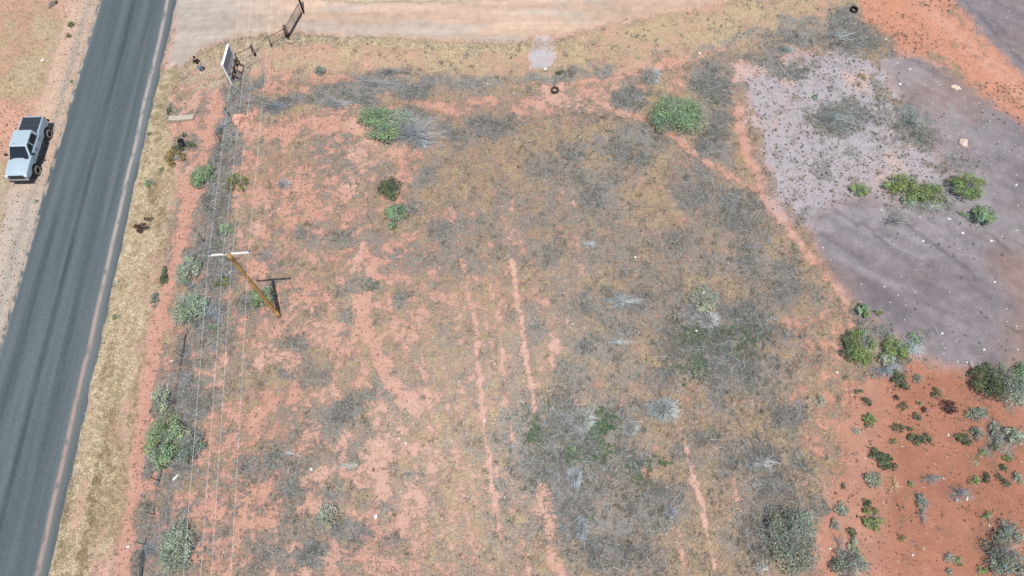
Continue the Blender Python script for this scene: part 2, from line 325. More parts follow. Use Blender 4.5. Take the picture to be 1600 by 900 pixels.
# ------------------------------------------------------------------ mesh helpers
def np_mesh(name, verts, faces, smooth=False, attrs=None, fmat=None):
    """verts (n,3), faces (m,3|4); attrs {name: (kind, array)} on points"""
    me = bpy.data.meshes.new(name)
    verts = np.ascontiguousarray(verts, np.float32); faces = np.ascontiguousarray(faces, np.int32)
    k = faces.shape[1]
    me.vertices.add(len(verts)); me.vertices.foreach_set('co', verts.ravel())
    me.loops.add(faces.size); me.loops.foreach_set('vertex_index', faces.ravel())
    me.polygons.add(len(faces))
    me.polygons.foreach_set('loop_start', np.arange(0, faces.size, k, dtype=np.int32))
    me.polygons.foreach_set('loop_total', np.full(len(faces), k, np.int32))
    if fmat is not None: me.polygons.foreach_set('material_index', np.asarray(fmat, np.int32))
    me.update(calc_edges=True)
    me.polygons.foreach_set('use_smooth', np.full(len(faces), smooth, bool))
    for an, (kind, arr) in (attrs or {}).items():
        if kind == 'color':
            a = me.attributes.new(an, 'FLOAT_COLOR', 'POINT')
            c = np.ones((len(verts), 4), np.float32); c[:, :3] = arr
            a.data.foreach_set('color', c.ravel())
        else:
            a = me.attributes.new(an, 'FLOAT', 'POINT'); a.data.foreach_set('value', np.ascontiguousarray(arr, np.float32))
    me.validate(clean_customdata=False)
    return me
def put(name, me, mats, parent=None, loc=None):
    o = bpy.data.objects.new(name, me); COL.objects.link(o)
    for m in (mats if isinstance(mats, (list, tuple)) else [mats]):
        if len(me.materials) < (len(mats) if isinstance(mats, (list, tuple)) else 1): me.materials.append(m)
    if parent is not None: o.parent = parent
    if loc is not None: o.location = loc
    return o
def tag(o, label=None, cat=None, group=None, kind=None):
    if label: o['label'] = label
    if cat: o['category'] = cat
    if group: o['group'] = group
    if kind: o['kind'] = kind
    return o
def empty(name, loc, rz=0.0):
    o = bpy.data.objects.new(name, None); COL.objects.link(o); o.location = loc; o.rotation_euler = (0, 0, rz)
    o.empty_display_size = 0.3
    return o
def merge(parts):
    V = []; F = []; T = []; n = 0
    for v, f, t in parts:
        V.append(v); F.append(f+n); T.append(t); n += len(v)
    return np.concatenate(V), np.concatenate(F), np.concatenate(T)

# ------------------------------------------------------------------ materials
def new_mat(name):
    m = bpy.data.materials.new(name); m.use_nodes = True
    nt = m.node_tree; b = nt.nodes['Principled BSDF']
    return m, nt, b
def simple(name, col, rough=.7, metal=0.0, var=.18, scale=6.0, spec=.3, bump=0.0):
    m, nt, b = new_mat(name)
    tc = nt.nodes.new('ShaderNodeTexCoord'); n = nt.nodes.new('ShaderNodeTexNoise'); n.inputs['Scale'].default_value = scale; n.inputs['Detail'].default_value = 5
    nt.links.new(tc.outputs['Object'], n.inputs['Vector'])
    r = nt.nodes.new('ShaderNodeMapRange'); r.inputs['From Min'].default_value = .3; r.inputs['From Max'].default_value = .7
    r.inputs['To Min'].default_value = 1-var; r.inputs['To Max'].default_value = 1+var
    nt.links.new(n.outputs['Fac'], r.inputs['Value'])
    mx = nt.nodes.new('ShaderNodeVectorMath'); mx.operation = 'SCALE'; mx.inputs[0].default_value = col
    nt.links.new(r.outputs[0], mx.inputs['Scale']); nt.links.new(mx.outputs[0], b.inputs['Base Color'])
    b.inputs['Roughness'].default_value = rough; b.inputs['Metallic'].default_value = metal; b.inputs['Specular IOR Level'].default_value = spec
    if bump:
        bp = nt.nodes.new('ShaderNodeBump'); bp.inputs['Strength'].default_value = bump; bp.inputs['Distance'].default_value = .03
        nt.links.new(n.outputs['Fac'], bp.inputs['Height']); nt.links.new(bp.outputs[0], b.inputs['Normal'])
    return m
def tinted(name, rough=.8, spec=.15, trans=0.0):
    m, nt, b = new_mat(name)
    a = nt.nodes.new('ShaderNodeAttribute'); a.attribute_name = 'tint'
    nt.links.new(a.outputs['Color'], b.inputs['Base Color'])
    b.inputs['Roughness'].default_value = rough; b.inputs['Specular IOR Level'].default_value = spec
    if trans:
        out = nt.nodes['Material Output']
        tr = nt.nodes.new('ShaderNodeBsdfTranslucent'); mxs = nt.nodes.new('ShaderNodeMixShader'); mxs.inputs[0].default_value = trans
        nt.links.new(a.outputs['Color'], tr.inputs['Color'])
        nt.links.new(b.outputs[0], mxs.inputs[1]); nt.links.new(tr.outputs[0], mxs.inputs[2]); nt.links.new(mxs.outputs[0], out.inputs['Surface'])
    return m
M_LEAF = tinted('leaf', trans=.35); M_TWIG = tinted('twig'); M_GRASS = tinted('dry_grass', trans=.15); M_STONE = tinted('stone', .9)

def ground_material():
    m, nt, b = new_mat('ground')
    N = nt.nodes.new; Lk = nt.links.new
    geo = N('ShaderNodeTexCoord')
    def noise(scale, detail=4, rough=.6):
        n = N('ShaderNodeTexNoise'); n.inputs['Scale'].default_value = scale; n.inputs['Detail'].default_value = detail; n.inputs['Roughness'].default_value = rough
        Lk(geo.outputs['Object'], n.inputs['Vector']); return n
    def math_(op, a, c=None, d=None):
        n = N('ShaderNodeMath'); n.operation = op
        for i, s in enumerate((a, c, d)):
            if s is None: continue
            if isinstance(s, (int, float)): n.inputs[i].default_value = s
            else: Lk(s, n.inputs[i])
        return n.outputs[0]
    def rng_(x, a, b_, c, d):
        n = N('ShaderNodeMapRange'); Lk(x, n.inputs[0])
        for i, s in enumerate((a, b_, c, d)): n.inputs[i+1].default_value = s
        return n.outputs[0]
    def att(nm):
        a = N('ShaderNodeAttribute'); a.attribute_name = nm; return a
    soil = att('soil'); vc = att('plant'); vg = att('cover')
    nA = noise(5.5, 6, .72); nB = noise(1.2, 5, .6); nC = noise(14, 3, .7); nD = noise(30, 2, .6)
    f = math_('ADD', vg.outputs['Fac'], math_('MULTIPLY', math_('SUBTRACT', nA.outputs['Fac'], .5), 1.5))
    f = math_('ADD', f, math_('MULTIPLY', math_('SUBTRACT', nC.outputs['Fac'], .5), .55))
    f = math_('MULTIPLY', rng_(f, .36, .66, 0, 1), rng_(noise(2.6, 4, .8).outputs['Fac'], .3, .62, .99, .80))
    # soil colour with grain
    g1 = rng_(nC.outputs['Fac'], .25, .75, .80, 1.20); g2 = rng_(nB.outputs['Fac'], .3, .7, .90, 1.10); g3 = rng_(nD.outputs['Fac'], .3, .7, .88, 1.12)
    sv = N('ShaderNodeVectorMath'); sv.operation = 'SCALE'; Lk(soil.outputs['Color'], sv.inputs[0]); Lk(math_('MULTIPLY', math_('MULTIPLY', g1, g2), g3), sv.inputs['Scale'])
    # pebbles
    vo = N('ShaderNodeTexVoronoi'); vo.inputs['Scale'].default_value = 7.0; Lk(geo.outputs['Object'], vo.inputs['Vector'])
    peb = math_('MULTIPLY', rng_(vo.outputs['Distance'], .10, .2, 1, 0), rng_(nB.outputs['Fac'], .5, .62, 0, .45))
    mp = N('ShaderNodeMixRGB'); Lk(peb, mp.inputs[0]); Lk(sv.outputs[0], mp.inputs[1]); mp.inputs[2].default_value = (.62, .50, .42, 1)
    # litter colour, fibres
    nE = noise(9, 5, .8); nF = noise(22, 3, .8)
    l1 = rng_(nE.outputs['Fac'], .33, .67, .42, 1.60); l2 = rng_(nF.outputs['Fac'], .3, .7, .66, 1.34)
    lv = N('ShaderNodeVectorMath'); lv.operation = 'SCALE'; Lk(vc.outputs['Color'], lv.inputs[0]); Lk(math_('MULTIPLY', l1, l2), lv.inputs['Scale'])
    mxc = N('ShaderNodeMixRGB'); Lk(f, mxc.inputs[0]); Lk(mp.outputs[0], mxc.inputs[1]); Lk(lv.outputs[0], mxc.inputs[2])
    Lk(mxc.outputs[0], b.inputs['Base Color'])
    b.inputs['Roughness'].default_value = .95; b.inputs['Specular IOR Level'].default_value = .1
    bh = math_('ADD', math_('MULTIPLY', nC.outputs['Fac'], .5), math_('MULTIPLY', nA.outputs['Fac'], 1.0))
    bh = math_('ADD', bh, math_('MULTIPLY', f, .35))
    bp = N('ShaderNodeBump'); bp.inputs['Strength'].default_value = .75; bp.inputs['Distance'].default_value = .11
    Lk(bh, bp.inputs['Height']); Lk(bp.outputs[0], b.inputs['Normal'])
    return m
M_GROUND = ground_material()

# ------------------------------------------------------------------ ground sheets
STEP = 0.14
X0, X1, Y0, Y1 = -52.0, 52.0, -6.0, 60.0
gx = np.arange(X0, X1+1e-6, STEP); gy = np.arange(Y0, Y1+1e-6, STEP)
X1 = gx[-1]; Y1 = gy[-1]
GX, GY = np.meshgrid(gx, gy)
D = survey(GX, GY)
print('survey', round(time.time()-T0, 1))
ny, nx = GX.shape
idx = np.arange(nx*ny).reshape(ny, nx)
quads = np.stack([idx[:-1, :-1], idx[:-1, 1:], idx[1:, 1:], idx[1:, :-1]], -1)
cen = lambda a: a[:-1, :-1]
region = np.zeros(cen(GX).shape, int)
region[cen(D['ver']) > .5] = 1
region[cen(D['tr']) > .55] = 2
region[cen(D['lil']) > .5] = 3
region[cen(D['red']) > .5] = 4
region[cen(D['ora']) > .5] = 5
region[cen(D['sla']) > .5] = 6
region[cen(D['drv']) > .5] = 7
region[cen(D['dl']) > 0] = 8
region[(cen(D['dr']) < 0.0) & (cen(D['dl']) < 0)] = 9
regnames = {0: 'brush_field', 1: 'roadside_verge', 2: 'dirt_track', 3: 'pale_gravel_flat', 4: 'red_soil_flat', 5: 'orange_soil_slope', 6: 'grey_shale_slope',
            7: 'dirt_driveway', 8: 'roadside_ground', 9: 'road_bed'}
# vertex normals of the whole sheet, so the seams between the regions stay invisible
gyv, gxv = np.gradient(D['h'], STEP)
NRM = np.stack([-gxv, -gyv, np.ones_like(gxv)], -1); NRM /= np.linalg.norm(NRM, axis=-1, keepdims=True)
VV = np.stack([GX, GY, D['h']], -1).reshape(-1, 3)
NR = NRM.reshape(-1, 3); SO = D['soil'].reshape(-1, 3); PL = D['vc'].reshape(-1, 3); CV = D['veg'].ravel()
for rid, nm in regnames.items():
    q = quads[region == rid]
    if not len(q): continue
    used, inv = np.unique(q, return_inverse=True)
    q2 = inv.reshape(q.shape)
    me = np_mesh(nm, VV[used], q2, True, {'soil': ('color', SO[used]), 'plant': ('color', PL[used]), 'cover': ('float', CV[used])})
    me.normals_split_custom_set_from_vertices(NR[used].tolist())
    tag(put(nm, me, M_GROUND), kind='structure')
# the land beyond, one coarse sheet round the fine one
def outer():
    xs = np.concatenate([np.linspace(-900, -120, 14), np.arange(-112, X0-1, 4), [X0], np.linspace(X0, X1, 27)[1:-1], [X1], np.arange(X1+4, 113, 4), np.linspace(120, 900, 14)])
    ys = np.concatenate([np.linspace(-900, -90, 14), np.arange(-84, Y0-1, 4), [Y0], np.linspace(Y0, Y1, 17)[1:-1], [Y1], np.arange(Y1+4, 140, 4), np.linspace(150, 900, 14)])
    A, B = np.meshgrid(xs, ys)
    d = survey(A, np.clip(B, -40, 1e4))
    far = sstep(0, 40, np.maximum(np.abs(A)-60, np.maximum(B-64, -B-10)))
    soil = mix(d['soil'], C_PINK, far); pl = mix(d['vc'], C_BROWN, far); cv = d['veg']*(1-far)+far*(.45+.5*(fbm(A, B, .05, 3, 5)-.5))
    i = np.arange(A.size).reshape(A.shape)
    q = np.stack([i[:-1, :-1], i[:-1, 1:], i[1:, 1:], i[1:, :-1]], -1)
    cx = (A[:-1, :-1]+A[1:, 1:])/2; cy = (B[:-1, :-1]+B[1:, 1:])/2
    keep = ~((cx > X0) & (cx < X1) & (cy > Y0) & (cy < Y1))
    q = q[keep]
    used, inv = np.unique(q, return_inverse=True)
    V = np.stack([A, B, np.zeros_like(A)], -1).reshape(-1, 3)[used]
    me = np_mesh('surrounding_land', V, inv.reshape(q.shape), True, {'soil': ('color', soil.reshape(-1, 3)[used]), 'plant': ('color', pl.reshape(-1, 3)[used]), 'cover': ('float', cv.ravel()[used])})
    tag(put('surrounding_land', me, M_GROUND), kind='structure')
outer()

# ------------------------------------------------------------------ asphalt road
def road():
    m, nt, b = new_mat('asphalt')
    N = nt.nodes.new; Lk = nt.links.new
    tc = N('ShaderNodeTexCoord'); sep = N('ShaderNodeSeparateXYZ'); Lk(tc.outputs['Object'], sep.inputs[0])
    def noise(sx, sy, scale, detail=4):
        mp = N('ShaderNodeMapping'); mp.inputs['Scale'].default_value = (sx, sy, 1); Lk(tc.outputs['Object'], mp.inputs[0])
        n = N('ShaderNodeTexNoise'); n.inputs['Scale'].default_value = scale; n.inputs['Detail'].default_value = detail; Lk(mp.outputs[0], n.inputs['Vector']); return n.outputs['Fac']
    def M(op, a, c=None, d=None):
        n = N('ShaderNodeMath'); n.operation = op
        for i, s in enumerate((a, c, d)):
            if s is None: continue
            if isinstance(s, (int, float)): n.inputs[i].default_value = s
            else: Lk(s, n.inputs[i])
        return n.outputs[0]
    def mr(x, a, b_, c, d):
        n = N('ShaderNodeMapRange'); n.interpolation_type = 'SMOOTHSTEP'; Lk(x, n.inputs[0])
        for i, s in enumerate((a, b_, c, d)): n.inputs[i+1].default_value = s
        return n.outputs[0]
    wob = M('MULTIPLY', M('SUBTRACT', noise(.0, .12, 1.0, 3), .5), .35)
    xw = M('ADD', sep.outputs['X'], wob)
    def line(x0, w):
        return mr(M('ABSOLUTE', M('SUBTRACT', xw, x0)), 0, w, 1, 0)
    ramp = N('ShaderNodeMixRGB'); ramp.inputs[1].default_value = (.070, .090, .094, 1); ramp.inputs[2].default_value = (.100, .121, .125, 1)
    Lk(mr(noise(1, .035, 1.3, 4), .35, .65, 0, 1), ramp.inputs[0])
    streak = M('ADD', M('MULTIPLY', line(-.15, .36), .34), M('ADD', M('MULTIPLY', line(-1.9, .6), .18), M('MULTIPLY', line(1.35, .45), .18)))
    streak = M('MULTIPLY', streak, mr(noise(1, .1, 1.5, 3), .3, .6, .4, 1.1))
    grain = M('MULTIPLY', mr(noise(1, 1, 9, 6), .3, .7, .88, 1.12), mr(noise(1, 1, 40, 3), .3, .7, .84, 1.16))
    k = M('MULTIPLY', M('SUBTRACT', 1.0, streak), grain)
    sc = N('ShaderNodeVectorMath'); sc.operation = 'SCALE'; Lk(ramp.outputs[0], sc.inputs[0]); Lk(k, sc.inputs['Scale'])
    # worn shoulder stripe of drifted dust, pale far away and pinker near
    dust = M('MULTIPLY', line(2.86, .26), mr(noise(1.2, .5, 2.2, 5), .30, .52, .25, 1.0))
    dust = M('ADD', dust, M('MULTIPLY', line(3.05, .5), .16))
    dc = N('ShaderNodeMixRGB'); dc.inputs[1].default_value = (.38, .265, .215, 1); dc.inputs[2].default_value = (.42, .36, .32, 1)
    Lk(mr(sep.outputs['Y'], 12, 34, 0, 1), dc.inputs[0])
    m1 = N('ShaderNodeMixRGB'); Lk(M('MULTIPLY', dust, .66), m1.inputs[0]); Lk(sc.outputs[0], m1.inputs[1]); Lk(dc.outputs[0], m1.inputs[2])
    # dust blown over the left edge
    ed = M('MULTIPLY', mr(sep.outputs['X'], -3.36, -3.12, 1, 0), mr(noise(1, .6, 2.0, 5), .38, .6, 0, 1))
    m2 = N('ShaderNodeMixRGB'); Lk(M('MULTIPLY', ed, .85), m2.inputs[0]); Lk(m1.outputs[0], m2.inputs[1]); m2.inputs[2].default_value = (.42, .33, .26, 1)
    Lk(m2.outputs[0], b.inputs['Base Color'])
    b.inputs['Roughness'].default_value = .85; b.inputs['Specular IOR Level'].default_value = .25
    bp = N('ShaderNodeBump'); bp.inputs['Strength'].default_value = .4; bp.inputs['Distance'].default_value = .01
    Lk(noise(1, 1, 40, 3), bp.inputs['Height']); Lk(bp.outputs[0], b.inputs['Normal'])
    # mesh in a frame whose y runs along the road
    ys = np.concatenate([np.arange(-600, -12, 12), np.arange(-12, 70, .12), np.arange(70, 700, 12)])
    prof = np.array([-3.6, -3.375, -3.2, -2.4, -1.2, 0, 1.2, 2.4, 3.2, 3.375, 3.6])
    zz = np.array([-.13, -.02, 0, .025, .045, .055, .045, .025, 0, -.02, -.13])
    P, Q = np.meshgrid(prof, ys); Z = np.broadcast_to(zz, P.shape).copy()
    jl = .26*(fbm(Q[:, 0]*0+3, Q[:, 0], .9, 5, 901)-.5); jr = .30*(fbm(Q[:, 0]*0+9, Q[:, 0], .9, 5, 902)-.5)
    P = P.copy(); P[:, 0] += jl; P[:, 1] += jl; P[:, -1] += jr; P[:, -2] += jr
    i = np.arange(P.size).reshape(P.shape)
    q = np.stack([i[:-1, :-1], i[:-1, 1:], i[1:, 1:], i[1:, :-1]], -1).reshape(-1, 4)
    me = np_mesh('asphalt_road', np.stack([P, Q, Z], -1).reshape(-1, 3), q, True)
    o = put('asphalt_road', me, m)
    o.rotation_euler = (0, 0, math.atan(0.055))
    yc = 0.0
    o.location = (road_right(yc)-ROAD_W/2, yc, 0.0)
    tag(o, kind='structure')
road()
print('ground', round(time.time()-T0, 1))

# ------------------------------------------------------------------ loose plant geometry
def sample(density, n, seed):
    """n points of the fine sheet, drawn by density"""
    r = np.random.default_rng(seed)
    p = np.clip(density, 0, None)[:-1, :-1].ravel().astype(float)
    vis = ((cen(D['u']) > -60) & (cen(D['u']) < 1660) & (cen(D['v']) > -40) & (cen(D['v']) < 960)).ravel()
    p = p*vis; p /= p.sum()
    c = np.searchsorted(np.cumsum(p), r.random(n)); c = np.clip(c, 0, len(p)-1)
    iy, ix = np.divmod(c, nx-1)
    fx, fy = r.random(n), r.random(n)
    x = gx[ix]+fx*STEP; y = gy[iy]+fy*STEP
    h = D['h']; z = (h[iy, ix]*(1-fx)*(1-fy)+h[iy, ix+1]*fx*(1-fy)+h[iy+1, ix]*(1-fx)*fy+h[iy+1, ix+1]*fx*fy)
    return np.stack([x, y, z], -1), iy, ix, r
def sticks(p, d, L, w, tint, lift=0.0):
    """three-sided tapering twigs: p start, d direction, L length, w half width"""
    n = len(p)
    up = np.tile(np.array((0, 0, 1.0)), (n, 1)); s = np.cross(d, up); s /= np.maximum(np.linalg.norm(s, axis=1, keepdims=True), 1e-6)
    t = np.cross(s, d)
    V = np.zeros((n, 4, 3))
    for k, (a, b_) in enumerate(((1, -.5), (-1, -.5), (0, 1))):
        V[:, k] = p+s*(a*w)[:, None]+t*(b_*w)[:, None]
    V[:, 3] = p+d*L[:, None]
    F = np.array([[0, 1, 3], [1, 2, 3], [2, 0, 3]])
    F = (F[None]+(np.arange(n)*4)[:, None, None]).reshape(-1, 3)
    return V.reshape(-1, 3), F, np.repeat(tint, 4, axis=0)
def rdir(r, n, zlo, zhi):
    a = r.random(n)*2*np.pi; z = zlo+(zhi-zlo)*r.random(n); c = np.sqrt(np.clip(1-z*z, 0, 1))
    return np.stack([np.cos(a)*c, np.sin(a)*c, z], -1)
def stuff(name, parts, mat, label=None, cat=None):
    V, F, T = merge(parts)
    me = np_mesh(name, V, F, False, {'tint': ('color', T)})
    tag(put(name, me, mat), label, cat, kind='stuff')

veg01 = np.clip(D['veg'], 0, 1.1)
offroad = (D['dr'] > .15) | (D['dl'] > .25)
# 1 grey dead twigs lying over the field, in tangles
dens = veg01**1.6*(.25+1.6*D['grey'])*(1-D['ver'])*(1-D['drv'])*(1-D['L'])*(1-.8*D['tr'])*sstep(.35, .7, fbm(GX, GY, .8, 3, 501))
P, iy, ix, r = sample(dens*offroad, 8500, 1)
K = 9
c = np.repeat(P, K, 0); n = len(c)
c[:, :2] += r.normal(0, .26, (n, 2)); c[:, 2] += .01+.12*r.random(n)
base = np.repeat(r.random(len(P))*np.pi, K)
a = base+r.normal(0, .7, n); z = r.normal(.05, .18, n)
d = np.stack([np.cos(a), np.sin(a), z], -1); d /= np.linalg.norm(d, axis=1, keepdims=True)
tone = (.13+.36*r.random(n)**1.7)[:, None]
tint = tone*np.array((1.0, 1.0, 1.0))*np.where(r.random((n, 1)) < .6, np.array([[.95, 1.0, .98]]), np.array([[1.1, 1.0, .80]]))
stuff('dead_twig_litter', [sticks(c, d, .18+.45*r.random(n), .005+.009*r.random(n), tint)], M_TWIG, 'grey dead twigs and brush lying over the open field', 'brush litter')
# bright long bare branches
P, iy, ix, r = sample(dens*(.15+D['grey'])*offroad, 1100, 2)
n = len(P); P[:, 2] += .05+.1*r.random(n)
stuff('bleached_branch_litter', [sticks(P, rdir(r, n, -.05, .2), .35+.8*r.random(n), .009+.010*r.random(n), np.repeat((.42+.25*r.random(n))[:, None], 3, 1)*np.array((.96, 1, 1.0)))], M_TWIG,
      'bleached bare branches strewn on the darker brush', 'brush litter')
# 2 dry grass tufts: field and verge
def tufts(P, r, k, hgt, spread, w, tint):
    n = len(P)*k; c = np.repeat(P, k, 0); c[:, :2] += r.normal(0, spread, (n, 2))
    c[:, 2] -= .01
    d = rdir(r, n, .25, .95)
    return sticks(c, d, hgt*(.5+.8*r.random(n)), np.full(n, w)*(.7+.6*r.random(n)), np.repeat(tint, k, 0)*(.75+.5*r.random((n, 1))))
gd = D['ver']*veg01**1.5*(.4+D['straw'])+D['lip']*.9+D['L']*veg01**2*(D['dl'] > 1.5)*.5
P, iy, ix, r = sample(gd*offroad, 9000, 3)
stuff('verge_grass', [tufts(P, r, 7, .20, .07, .011, np.clip(D['vc'][iy, ix]*1.12, 0, .8))], M_GRASS, 'dry straw coloured grass along the road verge and driveway edge', 'grass')
fd = veg01**2*(1-D['ver'])*(1-D['drv'])*(1-D['L'])*(1-D['sla'])*(.6+.8*(1-D['grey']))
P, iy, ix, r = sample(fd*offroad, 16000, 4)
tt = D['vc'][iy, ix]*(.8+.6*r.random((len(P), 1)))*np.where(r.random((len(P), 1)) < .3, np.array([[1.25, 1.15, .8]]), np.array([[1, 1, 1]]))
stuff('field_grass', [tufts(P, r, 7, .16, .08, .011, np.clip(tt, 0, .7))], M_GRASS, 'low brown and gold dry grass covering the open field', 'grass')
# low brittle clumps with some height, they cast the small shadows of the field
P, iy, ix, r = sample(np.clip(veg01, 0, 1)**2*(1-D['ver'])*(1-D['drv'])*(1-D['L'])*(1-D['sla'])*(1-D['ora'])*offroad*(.3+D['grey'])*sstep(.4, .6, fbm(GX, GY, 1.2, 3, 505)), 5200, 44)
K = 14; n = len(P)*K
rad = np.repeat(.10+.28*r.random(len(P))**2, K); c = np.repeat(P, K, 0); c[:, :2] += r.normal(0, .35, (n, 2))*rad[:, None]
tn = np.repeat((.11+.20*r.random(len(P)))[:, None], K, 0)*(.6+.8*r.random((n, 1)))*np.repeat(np.where(r.random((len(P), 1)) < .5, np.array([[.95, 1.0, .86]]), np.array([[1.15, 1.0, .72]])), K, 0)
stuff('low_dead_clumps', [sticks(c, rdir(r, n, .15, .95), rad*(.6+.8*r.random(n)), .009+.010*r.random(n), tn)], M_TWIG, 'low brittle dead clumps standing across the field', 'brush')
# 3 tiny dark weeds, dotted over bare soil
def weeds(P, r, rad, k, tint, flat=.6):
    n = len(P)*k; c = np.repeat(P, k, 0); rr = np.repeat(rad, k)
    d = rdir(r, n, .0, .95); d[:, 2] *= flat
    c = c+d*(rr*(.2+.6*r.random(n)))[:, None]
    # leaf as small tilted triangle pair
    e1 = rdir(r, n, -.5, .5); e2 = rdir(r, n, -.3, .6)
    s = (rr*.42)[:, None]
    V = np.stack([c-e1*s, c+e1*s, c+e2*s*1.2], 1)
    F = (np.arange(n*3)).reshape(-1, 3)
    return V.reshape(-1, 3), F, np.repeat(np.repeat(tint, k, 0)*(.7+.6*r.random((n, 1))), 3, 0)
parts = []
wl_d = D['lil']*(.5+fbm(GX, GY, .3, 3, 601))+.10*D['sla']*(fbm(GX, GY, .2, 3, 602) > .55)+1.1*D['ora']*sstep(.40, .6, fbm(GX, GY, .25, 3, 603))+.35*D['red']*sstep(.5, .62, fbm(GX, GY, .35, 3, 604))
P, iy, ix, r = sample(wl_d, 5200, 5)
parts.append(weeds(P, r, .035+.13*r.random(len(P))**2.6, 8, np.array([[.125, .12, .09]])*(.6+1.1*r.random((len(P), 1)))))
wl_d = (1-D['sla'])*(1-D['drv'])*(1-D['lil'])*(D['veg'] < .35)*(.4+D['left']+D['band']+.5*D['L']*(D['dl'] > 2.8))*(D['wash'] < .3)
P, iy, ix, r = sample(wl_d*offroad, 9000, 6)
parts.append(weeds(P, r, .035+.075*r.random(len(P))**2, 7, np.array([[.17, .125, .085]])*(.6+.8*r.random((len(P), 1)))))
stuff('ground_weeds', parts, M_LEAF, 'tiny dark weeds dotted over the bare gravel and soil', 'weeds')
P, iy, ix, r = sample(D['green']*sstep(.5, .62, fbm(GX, GY, .7, 3, 605)), 1900, 7)
parts = [weeds(P, r, .07+.10*r.random(len(P)), 11, np.array([[.11, .17, .085]])*(.7+.8*r.random((len(P), 1))))]
stuff('green_weeds', parts, M_LEAF, 'low dark green weeds growing through the grey brush in the lower field', 'weeds')
# 4 pebbles
def stones(P, r, rad, tint):
    n = len(P)
    o = np.array([[1, 0, 0], [-.9, .1, 0], [0, 1, 0], [.1, -1, 0], [0, 0, .9], [.05, 0, -.4]])
    sc = rad[:, None, None]*(0.65+.7*r.random((n, 6, 1)))
    a = r.random(n)*6.283; ca, sa = np.cos(a), np.sin(a)
    V = o[None]*sc
    V = np.stack([V[..., 0]*ca[:, None]-V[..., 1]*sa[:, None], V[..., 0]*sa[:, None]+V[..., 1]*ca[:, None], V[..., 2]], -1)+P[:, None]
    F = np.array([[0, 2, 4], [2, 1, 4], [1, 3, 4], [3, 0, 4], [2, 0, 5], [1, 2, 5], [3, 1, 5], [0, 3, 5]])
    F = (F[None]+(np.arange(n)*6)[:, None, None]).reshape(-1, 3)
    return V.reshape(-1, 3), F, np.repeat(tint, 6, 0)
fur = np.zeros_like(GX)
for pts_, w_, a_ in FURROWS: fur = np.maximum(fur, a_*stroke(D['u'], D['v'], pts_, w_*1.4, 6))
sdn = (1.3*fur+D['sla']*.35+D['lil']*.2+D['red']*.35+D['bare']*.4+.12+blob(D['u'], D['v'], 700, 720, 120, 110, .6)*.7+.5*blob(D['u'], D['v'], 1070, 800, 80, 110, .6))*(1-D['drv']*.7)
P, iy, ix, r = sample(sdn*offroad, 4200, 8)
wt = r.random((len(P), 1))
stuff('pebbles', [stones(P, r, .018+.05*r.random(len(P))**4, wt*np.array([[.72, .68, .62]])+(1-wt)*np.array([[.52, .34, .26]]))], M_STONE, 'small pale pebbles scattered over the whole plot', 'pebbles')
# dark clods in the soil
P, iy, ix, r = sample((D['tr']*1.0+D['L']*.3+D['left']*.3*(D['veg'] < .4)+D['red']*.35)*offroad, 2600, 9)
stuff('soil_clods', [stones(P, r, .02+.05*r.random(len(P))**2, D['soil'][iy, ix]*.9)], M_STONE, 'loose red soil clods on the track and bare patches', 'clods')
print('scatter', round(time.time()-T0, 1))

# ================================================================== shrubs
def foliage(r, rx, ry, rz, n, leaf, col, lobes, var=.35, hollow=.0, top=.0):
    """leaf faces gathered in lobes over a low dome, open between the lobes"""
    lc = []; lr = []
    for i in range(lobes):
        a = r.random()*6.283; q = math.sqrt(r.random())*.72
        q *= 1.12; zz = (.10+.70*math.sqrt(max(0, 1-q*q))*(.45+.75*r.random()))
        lc.append((math.cos(a)*q, math.sin(a)*q, zz)); lr.append(.11+.21*r.random()**1.3)
    lc = np.array(lc); lr = np.array(lr); tone = .66+.70*r.random(lobes); hue = r.normal(0, .06, lobes)
    k = r.choice(lobes, n, p=lr**2/np.sum(lr**2))
    d = rdir(r, n, -.55, 1.0); rad = .62+.45*r.random(n)**.6
    c = lc[k]+d*(lr[k]*rad)[:, None]
    c[:, 2] = np.maximum(c[:, 2], .02)
    c = c*np.array((rx, ry, rz))
    nrm = d+rdir(r, n, -1, 1)*.8+np.array((0, 0, .35)); nrm /= np.linalg.norm(nrm, axis=1, keepdims=True)
    e1 = np.cross(nrm, rdir(r, n, -1, 1)); e1 /= np.maximum(np.linalg.norm(e1, axis=1, keepdims=True), 1e-6); e2 = np.cross(nrm, e1)
    s = (leaf*(.55+.8*r.random(n)))[:, None]
    V = np.stack([c-e1*s, c-e2*s*.55, c+e1*s, c+e2*s*.55], 1).reshape(-1, 3)
    F = np.arange(n*4).reshape(-1, 4)
    t = col[None]*(tone[k]*(1+var*(r.random(n)-.5)*1.6))[:, None]
    t = t*(1+np.stack([hue[k]*1.4, np.zeros(n), -hue[k]], -1))
    return V, F, np.repeat(np.clip(t*1.2, .01, .62), 4, 0)
def tubes(paths, rads, tint, sides=4):
    V = []; F = []; T = []; n0 = 0
    for (p, q), (ra, rb), t in zip(paths, rads, tint):
        p = np.array(p, float); q = np.array(q, float); d = q-p; L = np.linalg.norm(d)
        if L < 1e-5: continue
        d /= L; s = np.cross(d, (0, 0, 1.0) if abs(d[2]) < .9 else (1.0, 0, 0)); s /= np.linalg.norm(s); u_ = np.cross(s, d)
        for i in range(sides):
            a = 6.2832*i/sides; o = s*math.cos(a)+u_*math.sin(a)
            V.append(p+o*ra); V.append(q+o*rb)
        for i in range(sides):
            j = (i+1) % sides
            F.append((n0+2*i, n0+2*j, n0+2*j+1, n0+2*i+1))
        T += [t]*(2*sides); n0 += 2*sides
    return np.array(V), np.array(F), np.array(T)
